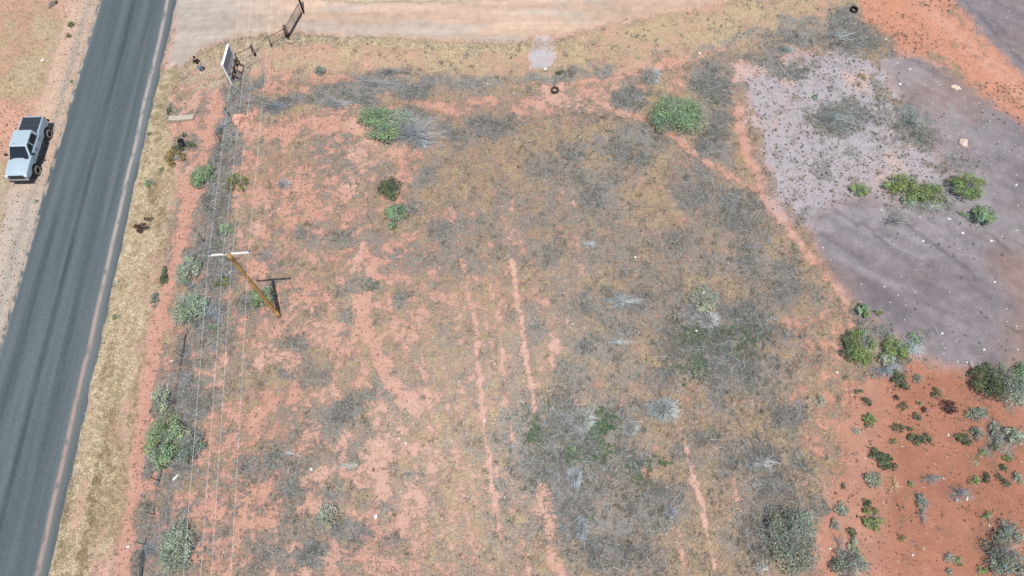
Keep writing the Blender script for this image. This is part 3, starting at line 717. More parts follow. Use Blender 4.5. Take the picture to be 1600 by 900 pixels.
def branches(r, rx, ry, rz, n, tone, seglen=3, thick=.02, droop=0.0, curl=.5, lo=.05):
    """twigs growing from the base outward, bending"""
    P = []; RD = []; T = []
    for i in range(n):
        a = r.random()*6.283; el = lo+(1.45-lo)*r.random()**.8
        d = np.array((math.cos(a)*math.cos(el)*rx, math.sin(a)*math.cos(el)*ry, math.sin(el)*rz))
        p = np.array((0, 0, .0))+d*.05*r.random(); L = .75+.35*r.random(); t = thick*(.5+.8*r.random()); tn = np.array(tone)*(.65+.7*r.random())
        for s in range(seglen):
            q = p+d*(L/seglen)+r.normal(0, .12*curl, 3)*np.array((rx, ry, rz)); q[2] = max(q[2]-droop*s*.1*rz, .02)
            P.append((p, q)); RD.append((t*(1-s/seglen)+.003, t*(1-(s+1)/seglen)+.003)); T.append(tn)
            if s > 0 or seglen == 1:
                for b_ in range(2):
                    e = q+(d*.3*L/seglen*2+r.normal(0, .2, 3)*np.array((rx, ry, rz))); e[2] = max(e[2], .01)
                    P.append((p+(q-p)*.6, e)); RD.append((t*.35+.002, .002)); T.append(tn*(.8+.4*r.random()))
            p = q
    return tubes(P, RD, T, 3)
KIND = {  # leaf colour, twig tone, height ratio, coverage
 'green': ((.26,.350,.195), .34, .75, 1.1), 'sage': ((.34,.40,.275), .36, .7, 1.0), 'pale': ((.36,.38,.27), .40, .7, .9),
 'dark': ((.135,.165,.085), .20, .75, 1.05), 'grsage': ((.25,.28,.215), .32, .7, .85), 'lime': ((.225,.29,.115), .32, .75, 1.0),
 'yell': ((.22,.235,.09), .30, .6, .7), 'maroon': ((.110,.060,.055), .14, .5, .8), 'gold': ((.30,.23,.09), .3, .6, .7)}
SHRUB_N = 0
def shrub(u, v, ru, rv, kind, label, name='shrub', cat='shrub', group=None, skirt=0):
    global SHRUB_N
    SHRUB_N += 1
    r = np.random.default_rng(1000+SHRUB_N)
    s = px_m(v); big = 1.16 if ru > 9 else 1.10; rx = big*ru/s; ry = big*rv/s/.92
    col, tw, hr, cov = KIND[kind]
    rz = hr*min(rx, ry)*1.05+.06
    p = G(u, v, rz*.42)
    e = empty(name, (p.x, p.y, gz(p.x, p.y)-.02), 0)
    tag(e, label, cat, group)
    A = rx*ry
    leaf = .062 if A > .25 else .045
    n = int(np.clip(A*cov*1350*(1 if A > .3 else 1.2), 90, 9000))
    V, F, T = foliage(r, rx, ry, rz, n, leaf, np.array(col), int(np.clip(14+A*20, 12, 110)))
    put('foliage', np_mesh('foliage', V, F, False, {'tint': ('color', T)}), M_LEAF, e)
    V, F, T = branches(r, rx*.95, ry*.95, rz, int(np.clip((12+A*18)*(2.2 if kind in ('grsage', 'pale', 'sage') else 1), 8, 130)), (tw*1.15, tw*1.15, tw*1.08), 3, .016 if A > .5 else .010)
    put('stem', np_mesh('stem', V, F, False, {'tint': ('color', T)}), M_TWIG, e)
    return e
def deadbush(u, v, ru, rv, tone, label, n=90, name='dead_shrub', cat='dead shrub', hr=.55, droop=0, thick=.02, curl=.6, group=None):
    global SHRUB_N
    SHRUB_N += 1
    r = np.random.default_rng(1000+SHRUB_N)
    s = px_m(v); rx = ru/s; ry = rv/s/.92; rz = hr*min(rx, ry)+.05
    p = G(u, v, rz*.4)
    V, F, T = branches(r, rx, ry, rz, n, tone, 3, thick, droop, curl, .0)
    o = put(name, np_mesh(name, V, F, False, {'tint': ('color', T)}), M_TWIG, None, (p.x, p.y, gz(p.x, p.y)))
    tag(o, label, cat, group)
    return o

def tussock(u, v, ru, rv, tone, label, n=420, name='dry_tussock', cat='dry tussock'):
    global SHRUB_N
    SHRUB_N += 1
    r = np.random.default_rng(1000+SHRUB_N)
    s = px_m(v); rx = ru/s; ry = rv/s/.92; rz = .62*min(rx, ry)
    p = G(u, v, rz*.4)
    a = r.random(n)*6.283; q = np.sqrt(r.random(n))*.72
    base = np.stack([np.cos(a)*q, np.sin(a)*q, np.zeros(n)], -1)
    segs = []; rr = []; tt = []
    for i in range(n):
        o = base[i]; out = o*(.35+.5*r.random())+r.normal(0, .10, 3); out[2] = 0
        h = math.sqrt(max(.05, 1-q[i]**2))*(.7+.4*r.random())
        p1 = o+out*.5+np.array((0, 0, h*.75)); p2 = o+out*1.3+np.array((0, 0, h*(.55+.35*r.random()))); S3 = np.array((rx, ry, rz))
        t = np.array(tone)*(.55+.75*r.random())
        segs += [(o*S3, p1*S3), (p1*S3, p2*S3)]; rr += [(.010, .009), (.009, .004)]; tt += [t*.8, t]
    V, F, T = tubes(segs, rr, tt, 3)
    o = put(name, np_mesh(name, V, F, False, {'tint': ('color', T)}), M_TWIG, None, (p.x, p.y, gz(p.x, p.y)))
    tag(o, label, cat); return o
GR = (.30, .31, .30); WH = (.46, .50, .48); BL = (.36, .41, .42)
SHR = [
 # along the road, the track and the power line
 (318,276,19,19,'green','round bright green bush standing on the red track, left of the yellow-green bush'),
 (369,283,17,16,'yell','yellow-green bush under the power wires, right of the round bright green bush'),
 (352,358,10,11,'green','small green bush just above the utility pole crossarm'),
 (293,423,17,24,'sage','upright oval sage bush left of the crossarm, upper of the two at the track edge'),
 (294,482,27,27,'sage','wide pale sage bush at the track edge, below the upright oval one'),
 (409,466,20,17,'green','green bush crossed by the leaning view of the utility pole'),
 (345,440,13,8,'yell','low lime tuft in grey brush left of the utility pole'),
 (333,512,9,6,'green','small green tuft right of the wide pale sage bush'),
 (251,622,14,22,'sage','narrow sage bush between the track and a dark dead heap'),
 (257,688,27,36,'green','large full green bush on the track edge, biggest near the lower left'),
 (297,696,22,26,'grsage','thin grey-green bush joined to the right of the large full green bush'),
 (276,856,25,34,'sage','open grey-green bush under the wires near the bottom left edge of the plot'),
 (278,232,9,8,'dark','dark bush half dead beside the verge, below the wooden beam'),
 (274,246,16,13,'gold','brownish dry bush on the verge below the wooden beam'),
 (297,225,9,7,'dark','small dark olive bush right of the black tyre-like hole by the verge'),
 (233,286,8,7,'green','small green plant in the straw verge, left of the round bright green bush'),
 (250,264,6,4,'green','tiny green plant in the straw verge, nearest the brown dry bush'),
 (234,209,5,4,'lime','tiny lime plant at the asphalt edge level with the wooden beam'),
 (264,172,5,8,'dark','small dark plant just above the wooden beam'),
 (287,210,4,4,'dark','tiny dark round plant below the wooden beam'),
 (220,356,13,8,'maroon','low maroon weed patch in the straw verge'),
 (232,342,8,4,'maroon','thin maroon sprig above the maroon weed patch'),
 (257,432,7,17,'dark','narrow dark green weed strip on the left edge of the red track'),
 (242,468,8,12,'grsage','grey-green weed strip below the dark green one on the track edge'),
 (181,495,6,5,'lime','small green clump in the straw verge beside the asphalt'),
 # open field
 (588,184,30,19,'green','bright green left half of the big bush below the driveway'),
 (600,206,26,17,'green','lower bright green lobe of the big bush, nearest the grey heap'),
 (622,186,27,17,'sage','paler right part of the big bush above the grey heap'),
 (1059,180,41,31,'green','largest round green bush, beside the diagonal footpath'),
 (609,295,19,17,'dark','olive bush, upper of two close together in the middle of the field'),
 (618,336,17,20,'green','sage bush, lower of two close together in the middle of the field'),
 (580,445,11,10,'grsage','faint grey-green bush on the pink soil right of the pole shadow'),
 (508,808,19,18,'pale','pale olive bush with a grey litter skirt in the lower left field'),
 (432,712,11,8,'grsage','small dark sage bush with grey twigs right of it, lower left field'),
 (1098,467,21,20,'pale','pale sage bush above a grey twig bundle right of centre'),
 (1008,243,8,7,'grsage','small blue-grey plant between gold grass right of the field centre'),
 (500,110,9,8,'grsage','small grey bush on the gold grass south of the driveway'),
 (875,112,8,5,'dark','low dark plant on the brush line above the round tyre'),
 # pale gravel and shale
 (1345,295,14,12,'lime','isolated green bush at the left of the row on the grey shale'),
 (1407,290,26,17,'lime','long green bush at the upper left of the shale thicket'),
 (1430,304,19,16,'lime','green bush in the middle of the shale thicket'),
 (1419,316,11,9,'sage','dull green lower clump of the shale thicket'),
 (1455,301,18,17,'lime','green bush at the right end of the shale thicket'),
 (1484,283,7,7,'gold','orange dry bush between the shale thicket and the round green one'),
 (1512,291,25,21,'lime','round lively green bush right of the orange dry one'),
 (1522,303,12,9,'green','dark green lower lobe touching the round lively bush'),
 (1506,334,9,7,'green','small green bush left of its twin at the end of the shale row'),
 (1535,335,18,16,'green','dark green bush at the lower right end of the shale row'),
 (1274,152,5,6,'green','tiny green plant on the pale gravel above the grey brush mat'),
 (1347,119,7,6,'gold','small gold tuft at the top right of the pale gravel'),
 (1347,542,24,27,'lime','yellow-green bush with a dark left flank below the shale edge'),
 (1326,546,13,20,'dark','left flank of the yellow-green bush below the shale edge, shade put into its leaf colour'),  # shadow side of the bush, painted as darker leaves
 (1400,548,19,20,'lime','olive green bush right of the yellow-green one below the shale edge'),
 (1385,560,14,12,'sage','dull sage bush between two greener bushes below the shale edge'),
 (1430,528,10,8,'green','small green bush at the shale rim above the white-grey twigs'),
 (1350,484,12,12,'green','dark green bush on the left rim of the shale'),
 (1372,490,8,6,'lime','lime tip beside the dark green bush on the left shale rim'),
 (1545,598,26,30,'dark','big dark bush, left half of the thicket at the right border'),
 (1572,600,26,30,'grsage','big grey-green bush, right half of the thicket at the right border'),
 (1602,590,20,24,'green','green bush cut by the right border of the picture'),
 # red soil flat, lower right
 (1406,596,12,16,'dark','oval dark bush below the shale-edge thicket'),
 (1342,611,8,4,'dark','flat small dark bush at the top left of the red soil'),
 (1354,626,8,8,'dark','small dark bush below the flat one, top left of the red soil'),
 (1360,656,12,10,'lime','bright olive bush, left column of the red soil'),
 (1337,673,8,6,'pale','pale small bush on the left margin of the red soil'),
 (1404,669,10,7,'dark','dark olive bush level with the bright olive one, one step right'),
 (1422,669,6,5,'dark','tiny dark bush right beside a dark olive one on the red soil'),
 (1400,621,6,5,'maroon','brownish small bush above the dark pair on the red soil'),
 (1412,634,8,7,'dark','lower dark bush of the small pair right of the red bare patch'),
 (1434,592,9,7,'grsage','grey bush right of the oval dark bush'),
 (1432,651,8,6,'dark','dark small bush between the pair and the brown clump'),
 (1436,629,5,4,'yell','tiny yellow-green bush near the upper centre of the red soil'),
 (1447,640,8,5,'maroon','brown low clump near the upper centre of the red soil'),
 (1464,615,9,9,'dark','upper dark bush of the diagonal row on the red soil'),
 (1482,635,14,11,'maroon','largest brown-dark bush of the diagonal row on the red soil'),
 (1527,646,18,9,'grsage','long grey-green bush at the end of the diagonal row'),
 (1432,685,14,8,'dark','wide dark green bush with a smaller one at its right, upper red soil'),
 (1449,684,8,7,'dark','smaller dark bush touching the wide dark green one'),
 (1507,685,12,9,'dark','very dark bush in the upper right of the red soil'),
 (1534,707,9,7,'lime','olive bush below right of the very dark bush'),
 (1551,697,8,6,'dark','dark bush in the right cluster, upper left member'),
 (1575,716,8,6,'lime','green bush in the right cluster, lower right member'),
 (1584,683,15,14,'sage','blue-sage bush near the right border, above the cluster'),
 (1528,676,10,10,'grsage','grey bush left of the blue-sage bush'),
 (1554,676,10,14,'grsage','upright grey bush touching the blue-sage bush'),
 (1569,730,7,6,'dark','dark dot of a bush under the right cluster'),
 (1370,712,12,10,'dark','upper left half of the double bush in the centre of the red soil'),
 (1385,723,14,13,'dark','lower right half of the double bush in the centre of the red soil'),
 (1365,750,14,12,'sage','grey-sage bush under the double bush'),
 (1395,690,8,6,'yell','olive small bush above the double bush'),
 (1423,755,6,5,'lime','small green bush right of the blond dead twig fan'),
 (1354,786,9,9,'dark','round dark bush right above the biggest round green one'),
 (1364,811,16,14,'lime','biggest round green bush on the red soil'),
 (1410,842,8,6,'yell','small yellow-green bush below right of the biggest round green one'),
 (1306,820,9,9,'grsage','grey-olive bush left of the pinkish dead twigs'),
 (1330,832,8,8,'dark','dark green bush above the big sage at the bottom'),
 (1315,795,12,11,'pale','dry olive bush at the left border of the red soil'),
 (1317,759,5,5,'dark','tiny dark bush above the dry olive one'),
 (1522,751,10,8,'lime','green bush right of the grey diagonal brush, left of three'),
 (1541,748,9,10,'dark','middle dark bush of three in the right part of the red soil'),
 (1560,746,6,6,'dark','small dark bush of three, upper right member'),
 (1572,756,9,7,'dark','dark olive bush close to the right border, below the small one'),
 (1590,745,9,10,'sage','blue-grey bush at the right border above the bare soil'),
 (1540,806,9,7,'lime','green bush beside grey brush in the lower right'),
 (1441,784,10,13,'grsage','grey half dead bush above the lower red soil'),
 (1482,870,9,9,'pale','round grey bush with a dark shadow, left of two touching'),
 (1498,878,8,7,'lime','small green bush, right of two touching at the bottom'),
 (1533,890,9,7,'lime','green bush close to the bottom edge right of the touching two'),
 (1482,893,6,5,'grsage','tiny grey bush at the bottom edge below the touching two'),
 (1566,868,28,27,'grsage','big grey-sage bush in the bottom right corner'),
 (1578,832,20,16,'grsage','loose grey bush above the big one in the bottom right corner'),
 (1597,892,16,12,'grsage','blue-grey bush cut by the bottom right corner'),
 (1236,846,40,46,'grsage','huge grey-sage bush at the bottom, widest on the plot'),
 (1252,815,18,16,'pale','paler crown part above the huge grey-sage bush'),
 (1327,884,27,22,'grsage','dense dark sage bush at the bottom edge, right of the huge one'),
 (1333,855,9,16,'sage','narrow sage growth between the dark bush and the dense bottom sage'),
 (1281,626,10,9,'pale','pale sage tussock on the field margin left of the red soil'),
 (1322,590,6,5,'yell','straw-green tussock on the pink path left of the thicket'),
 # left of the road
 (110,39,5,7,'dark','dark green plant on the sand beside the far road, near the top'),
 (106,56,5,4,'dark','smaller dark plant below the dark green one left of the road'),
 (86,4,4,4,'dark','dark dot of a plant at the top edge left of the road'),
 (79,7,4,7,'grsage','grey plant at the top edge, left of the dark dot'),
 (111,127,3,3,'green','lone tiny green plant between the truck and the top, at the road side'),
 (56,314,4,3,'green','lone tiny green plant on the gravel below the pickup'),
 # green tufts of the lower field
 (895,702,6,6,'green','single dark green plant right of the pale twig heap in the lower field'),
]
for a in SHR: shrub(*a)
DEAD = [
 (648,208,42,28,(.36,.37,.37),'grey leafless brush heap against the right of the big green bush',260),
 (660,226,12,8,BL,'small pale blue twig bundle at the foot of the grey brush heap',60),
 (1018,118,12,13,WH,'pale fan of bleached stalks at the brush line above the largest green bush',170),
 (1036,640,21,14,WH,'white domed tussock of bleached twigs, brightest in the field',260),
 (985,668,11,9,WH,'small white tussock left below the brightest one',100),
 (1082,487,10,9,(.5,.5,.5),'fluffy grey bundle left under the pale sage bush',80),
 (1107,500,14,11,(.55,.56,.54),'light ribbed bundle right under the pale sage bush',130),
 (908,655,18,14,(.48,.50,.46),'greenish white dry bundle in the lower field',120),
 (898,745,10,12,(.5,.54,.55),'pale bundle alone below the dark green weeds',80),
 (910,826,8,14,(.44,.50,.52),'upright blue-white bundle near the bottom of the field',80),
 (1048,798,8,8,(.44,.48,.5),'small blue-white bundle right of the upright one',50),
 (1192,722,22,14,(.46,.46,.44),'spreading pale twigs in the right lower field',70),
 (920,382,16,7,(.50,.52,.50),'scribble of white twigs near the field centre',50),
 (975,470,30,12,(.42,.44,.44),'wide loose twig mat below the field centre',70),
 (965,534,22,6,(.46,.47,.46),'narrow line of pale twigs below the wide twig mat',40),
 (443,287,9,8,(.48,.50,.50),'small whitish dry bundle in the upper left field',50),
 (1358,537,12,12,BL,'blue-grey twig clump between the shale-edge bushes',70),
 (1426,544,18,13,(.50,.56,.56),'bright blue-white twig heap at the right of the shale-edge thicket',120),
 (1385,578,26,12,(.30,.33,.34),'dark grey twig mat under the shale-edge thicket',100),
 (1305,185,26,13,(.33,.36,.34),'grey brush mat in the pale gravel',100),
 (1425,190,24,20,(.32,.36,.33),'green-grey brush mat beside the pale gravel right rim',100),
 (1310,55,22,12,(.42,.45,.42),'pale crossed branches at the top of the gravel flat',50),
 (1230,78,16,8,(.32,.37,.35),'blue-grey brush at the top left of the gravel flat',60),
 (1452,322,22,9,(.40,.42,.36),'pale twigs along the lower edge of the shale thicket',70),
 (1480,312,14,10,(.36,.37,.33),'grey twigs between the shale thicket and the round lively bush',50),
 (1400,345,20,9,(.27,.29,.28),'thin dark twig scatter on the shale below the thicket',40),
 (1522,343,18,8,(.28,.31,.30),'grey twigs around the two lowest green shale bushes',50),
 (1398,757,12,14,(.62,.48,.30),'blond dead twig fan lying on the red soil',26),
 (1312,848,13,16,(.46,.36,.33),'pinkish dead twigs left of the dense bottom sage',40),
 (1190,888,12,14,(.50,.50,.47),'pale dead stalks left of the huge grey-sage bush',40),
 (1455,748,18,8,(.30,.29,.27),'grey brush line lying diagonally on the red soil, upper part',60),
 (1500,770,22,12,(.30,.29,.28),'grey brush line lying diagonally on the red soil, lower part',70),
 (1493,779,7,7,(.44,.42,.39),'small bleached stick plant on the red soil',24),
 (1440,805,9,14,(.31,.29,.27),'thin grey twigs below the half dead bush',30),
 (268,627,14,12,(.24,.24,.24),'dark grey dead heap right of the narrow sage bush',70),
 (330,490,20,16,(.30,.33,.34),'blue-grey twig heap under the wires right of the wide sage bush',90),
 (300,408,10,14,(.22,.23,.24),'dark twig heap left of the crossarm end',50),
 (301,447,9,8,(.30,.34,.36),'small blue-grey twig heap between the two sage bushes',40),
 (232,858,14,14,(.30,.32,.33),'grey brush heap on the fence line at the bottom left',70),
 (345,200,14,22,(.30,.32,.32),'grey brush heap on the fence line under the red boulder',80),
 (590,130,26,8,(.34,.36,.36),'grey brush drift in the shallow ditch, right part',90),
 (432,166,20,8,(.26,.28,.29),'dark brush drift in the shallow ditch, left end',70),
 (530,162,24,8,(.36,.38,.38),'light brush drift in the shallow ditch, middle part',80),
 (612,112,22,9,(.27,.28,.28),'dark brush hump above the shallow ditch',80),
 (450,708,16,6,(.50,.50,.46),'pale dead stalks right of the small dark sage bush',30),
 (540,728,22,6,(.48,.47,.42),'pale dead stalks lying across the pink soil',30),
 (1280,388,0,0,GR,'',0),
 (1560,620,0,0,GR,'',0),
]
for u, v, ru, rv, tone, lab, n in DEAD:
    if n and tone[0] >= .44 and ru < 22 and 'tw' not in lab.split('bundle')[0][-14:] and ('tussock' in lab or 'bundle' in lab or 'fan of' in lab or 'whitish' in lab): tussock(u, v, ru*1.1, rv*1.1, tone, lab, int(60+ru*rv*2.0))
    elif n: deadbush(u, v, ru, rv, tone, lab, n, name='dead_brush', cat='dead brush')
print('shrubs', round(time.time()-T0, 1))

# ================================================================== small solid helpers
def bm_obj(name, bm, mat, parent=None, smooth=False, loc=None):
    me = bpy.data.meshes.new(name); bm.normal_update(); bm.to_mesh(me); bm.free()
    if smooth:
        me.polygons.foreach_set('use_smooth', np.ones(len(me.polygons), bool))
    for m in (mat if isinstance(mat, (list, tuple)) else [mat]): me.materials.append(m)
    o = bpy.data.objects.new(name, me); COL.objects.link(o)
    if parent is not None: o.parent = parent
    if loc is not None: o.location = loc
    return o
def add_box(bm, c, d, rot=None, bev=0.0):
    g = bmesh.ops.create_cube(bm, size=1.0)['verts']
    M = Matrix.Translation(Vector(c)) @ (rot.to_4x4() if rot else Matrix.Identity(4)) @ Matrix.Diagonal((*d, 1))
    bmesh.ops.transform(bm, matrix=M, verts=g)
    if bev:
        es = list({e for v in g for e in v.link_edges})
        bmesh.ops.bevel(bm, geom=es, offset=bev, segments=2, affect='EDGES', profile=.6)
    return g
def add_tube(bm, p, q, r0, r1=None, n=8, caps=True):
    p = Vector(p); q = Vector(q); d = q-p; L = d.length
    g = bmesh.ops.create_cone(bm, cap_ends=caps, segments=n, radius1=r0, radius2=(r1 if r1 is not None else r0), depth=L)['verts']
    M = Matrix.Translation((p+q)/2) @ d.to_track_quat('Z', 'Y').to_matrix().to_4x4()
    bmesh.ops.transform(bm, matrix=M, verts=g); return g
def box(name, c, d, mat, parent, rot=None, bev=0.0, smooth=False):
    bm = bmesh.new(); add_box(bm, c, d, rot, bev); return bm_obj(name, bm, mat, parent, smooth)
def tube(name, p, q, r0, mat, parent, r1=None, n=8):
    bm = bmesh.new(); add_tube(bm, p, q, r0, r1, n); return bm_obj(name, bm, mat, parent, True)

# ================================================================== utility pole and wires
M_POLE = simple('pole_wood', (.40, .235, .085), .8, var=.25, scale=3, bump=.3)
M_ARM = simple('weathered_arm', (.62, .60, .55), .75, var=.12, scale=9)
M_INS = simple('insulator', (.16, .17, .18), .3, spec=.6)
M_IRON = simple('dark_iron', (.055, .05, .052), .6, .3)
M_RUST = simple('rusty_steel', (.085, .055, .055), .75, .3, var=.3)
M_WIRE = simple('aluminium_wire', (.80, .80, .78), .5, .0, var=.02)
PB = G(436, 494)
PH = 9.15
pole = empty('utility_pole', PB)
tag(pole, 'tall brown wooden utility pole with a pale crossarm standing in the field', 'utility pole')
LEAN = Vector((-.30, .05, 0))
ptop = Vector((0, 0, PH))+LEAN
bm = bmesh.new()
prev = None
for i in range(11):
    t0, t1 = i/11, (i+1)/11
    if i == 10: t1 = 1
    add_tube(bm, ptop*t0+Vector((0, 0, -.3 if i == 0 else 0)), ptop*t1, .165-.055*t0, .165-.055*t1, 14, caps=(i in (0, 10)))
bm_obj('pole_shaft', bm, M_POLE, pole, True)
ARM_DIR = Vector((1.0, .085, 0)).normalized()
armc = ptop+Vector((.02, .14, -.25))
half = 1.25
box('crossarm', armc, (2*half, .11, .13), M_ARM, pole, Matrix.Rotation(math.atan2(ARM_DIR.y, ARM_DIR.x), 3, 'Z'), .01)
for s in (-1, 1):
    tube('arm_brace', armc+ARM_DIR*s*.75+Vector((0, -.02, -.06)), ptop+Vector((0, .02, -.95)), .014, M_IRON, pole, n=6)
box('bracket', ptop+Vector((0, .06, -.25)), (.16, .22, .20), M_IRON, pole, None, .02)
def insulator(off, z0=.065):
    bm = bmesh.new()
    add_tube(bm, (0, 0, 0), (0, 0, .12), .018, n=8)
    add_tube(bm, (0, 0, .10), (0, 0, .16), .075, .06, 12); add_tube(bm, (0, 0, .16), (0, 0, .22), .05, .04, 12)
    o = bm_obj('insulator', bm, M_INS, pole, True, armc+ARM_DIR*off+Vector((0, 0, z0)))
    return armc+ARM_DIR*off+Vector((0, 0, z0+.2))
pts = [insulator(-half+.07), insulator(-.32), insulator(half-.07)]
bm = bmesh.new(); add_tube(bm, (0, 0, 0), (-.10, 0, 0), .045, n=10)
bm_obj('insulator', bm, M_INS, pole, True, ptop+Vector((-.09, 0, -1.15)))
neutral = ptop+Vector((-.22, 0, -1.15))
box('pole_number_plate', Vector((.165, -.03, 1.8)), (.01, .09, .16), M_IRON, pole)
WD = Vector((-.103, 1.0, 0)).normalized()
names = ['leftmost of the four pale power wires strung over the field', 'second pale power wire, from the crossarm left of the pole top',
         'rightmost of the four pale power wires, from the right end of the crossarm', 'lower thin wire strung from the pole shaft under the crossarm']
for a, lab in zip(pts+[neutral], names):
    A = Vector(a)+PB
    segs = []
    for sgn in (1, -1):
        span = 92.0; sag = 1.3; N_ = 26
        pr = A
        for i in range(1, N_+1):
            t = i/N_; q = A+WD*(sgn*span*t); q.z = A.z-4*sag*t*(1-t)
            segs.append((pr, q)); pr = q
    V, F, T = tubes(segs, [(.0052, .0052)]*len(segs), [(.8, .8, .8)]*len(segs), 5)
    tag(put('power_wire', np_mesh('power_wire', V, F, True), M_WIRE), lab, 'power wire', 'power wires between the utility poles')

# ================================================================== fences
M_POSTT = simple('rusty_post', (.085, .065, .055), .8, .2)
fence_px = [(360,181),(346,222),(336,268),(327,327),(319,378),(309,428),(300,490),(286,557),(275,631),(262,700),(250,752),(242,804),(228,852),(216,905)]
fp = [G(*p) for p in fence_px]
fence = empty('wire_fence', fp[5])
tag(fence, 'sagging barbed wire fence on thin rusty posts between the red track and the field', 'fence')
bw = Vector(fp[5])
r = np.random.default_rng(5)
tops = []
for p in fp:
    b = Vector(p)-bw; t = b+Vector((r.normal(-.05, .09), r.normal(.03, .06), 1.25))
    bm = bmesh.new(); add_tube(bm, b-Vector((0, 0, .2)), t, .028, .024, 5); add_box(bm, b+(t-b)*.12, (.09, .015, .14))
    bm_obj('fence_post', bm, M_POSTT, fence); tops.append((b, t))
for k in range(4):
    f = .25+.24*k; segs = []
    for (b0, t0), (b1, t1) in zip(tops[:-1], tops[1:]):
        p = b0+(t0-b0)*f; q = b1+(t1-b1)*f; m = (p+q)/2+Vector((0, 0, -.06)); segs += [(p, m), (m, q)]
    V, F, T = tubes(segs, [(.0035, .0035)]*len(segs), [(.2, .2, .2)]*len(segs), 3)
    put('fence_wire', np_mesh('fence_wire', V, F, True), M_POSTT, fence)
# short rail fence pieces between sign and gate
def rail_fence(pxs, label, rails=(1.05,), h=1.2, wires=2):
    b = [G(*p) for p in pxs]; e = empty('rail_fence', b[0]); tag(e, label, 'rail fence')
    o = Vector(b[0])
    for p in b: tube('fence_post', p-o-Vector((0, 0, .2)), p-o+Vector((0, 0, h)), .055, M_RUST, e, n=8)
    for z in rails:
        for p, q in zip(b[:-1], b[1:]): tube('rail', p-o+Vector((0, 0, z)), q-o+Vector((0, 0, z)), .026, M_RUST, e, n=6)
    for k in range(wires):
        z = .35+.3*k
        for p, q in zip(b[:-1], b[1:]): tube('fence_wire', p-o+Vector((0, 0, z)), q-o+Vector((0, 0, z)), .006, M_POSTT, e, n=4)
rail_fence([(374,100),(398,88)], 'short rusty pipe rail from the back of the white sign to a dark post')
rail_fence([(425,73),(448,60)], 'short pipe rail beside the dirt driveway joining the gate post')
# line of old wire and posts along the brush berm
bp = [(1008,103),(1150,62),(1262,44),(1330,24)]

# ================================================================== gate
g0 = G(452, 59); g1 = G(473.5, 21)
gate = empty('pipe_gate', g0); tag(gate, 'dark pipe farm gate standing open beside the dirt driveway', 'gate')
gv = Vector((g1.x-g0.x, g1.y-g0.y, 0)); L_ = gv.length-.25; gd_ = gv.normalized()
def gp(s, z): return gd_*s+Vector((0, 0, z))
for z in (.30, .50, .70, .90, 1.08, 1.25): tube('bar', gp(.12, z), gp(L_, z), .019 if z not in (.30, 1.25) else .028, M_RUST, gate, n=6)
for s in (.12, L_): tube('upright', gp(s, .26), gp(s, 1.29), .032, M_RUST, gate, n=8)
tube('brace', gp((L_)*.52, .30), gp(L_*.52, 1.25), .018, M_RUST, gate, n=6)
box('kick_rail', gp((L_+.12)/2, .18), (L_-.1, .05, .16), M_RUST, gate, Matrix.Rotation(math.atan2(gd_.y, gd_.x), 3, 'Z'))
for z in (.4, 1.1): tube('hinge', gp(-.02, z), gp(.14, z), .022, M_IRON, gate, n=6)
def post(name, p, h, rad, label, mat=M_RUST):
    e = empty(name, p); tag(e, label, 'post')
    tube('post_shaft', (0, 0, -.3), (0, 0, h), rad, mat, e, n=12)
    bm = bmesh.new(); add_tube(bm, (0, 0, h), (0, 0, h+.03), rad*1.12, rad*.7, 12); bm_obj('post_cap', bm, mat, e, True)
    return e
post('gate_post', g0+Vector((-.04, -.1, 0)), 1.5, .09, 'stout weathered hinge post at the near end of the pipe gate')
post('tall_gate_post', g1+Vector((.05, .05, 0)), 4.3, .095, 'tall dark steel post at the far end of the gate, at the top edge')
post('leaning_post', G(398, 88)+Vector((.1, .05, 0)), 1.35, .05, 'dark slim post between the white sign and the gate')

# ================================================================== roadside sign seen from behind
M_WHITE = simple('white_paint', (.80, .80, .79), .5, var=.04)
M_GREYB = simple('grey_sign_back', (.30, .31, .36), .6, var=.08)
M_CREAM = simple('bare_board', (.60, .55, .45), .7, var=.12, scale=5)
M_TIMB = simple('dark_timber', (.075, .05, .045), .8, var=.3)
sb = G(362.5, 131); sfar = G(371, 99)
sv_ = Vector((sfar.x-sb.x, sfar.y-sb.y, 0)); SL = sv_.length; sd_ = sv_.normalized(); sn = Vector((sd_.y, -sd_.x, 0))   # sn points to the field side
sgn_ = empty('roadside_sign', sb); tag(sgn_, 'large white roadside sign on dark timber posts, seen from its grey back', 'sign')
RS = Matrix.Rotation(math.atan2(sd_.y, sd_.x), 3, 'Z')
def sp(s, n_, z): return sd_*s+sn*n_+Vector((0, 0, z))
HT = 2.15
box('sign_face', sp(SL/2, -.07, (HT+.55)/2), (SL, .03, HT-.55), M_WHITE, sgn_, RS)
box('back_panel', sp(SL/2, -.038, HT-.46), (SL-.10, .03, .80), M_GREYB, sgn_, RS)
box('lower_board', sp(SL/2+.05, -.035, HT-1.17), (SL-.10, .035, .60), M_CREAM, sgn_, RS)
box('top_trim', sp(SL/2, -.02, HT+.03), (SL+.06, .17, .06), M_WHITE, sgn_, RS)
box('end_trim', sp(-.0, -.02, HT/2+.0), (.06, .15, HT), M_WHITE, sgn_, RS)
box('end_trim', sp(SL, -.02, HT/2+.3), (.06, .13, HT-.6), M_WHITE, sgn_, RS)
for s in (.45, SL*.5, SL-.35):
    box('sign_post', sp(s, .09, .40), (.13, .13, .84), M_TIMB, sgn_, RS)
    bm = bmesh.new(); add_tube(bm, sp(s, .10, .78), sp(s, .68, .03), .045, n=6); bm_obj('back_brace', bm, M_TIMB, sgn_)
box('foot_rail', sp(SL/2, .68, .07), (SL-.5, .10, .11), M_TIMB, sgn_, RS)
box('cross_rail', sp(SL/2, .14, .50), (SL-.3, .05, .13), M_TIMB, sgn_, RS)

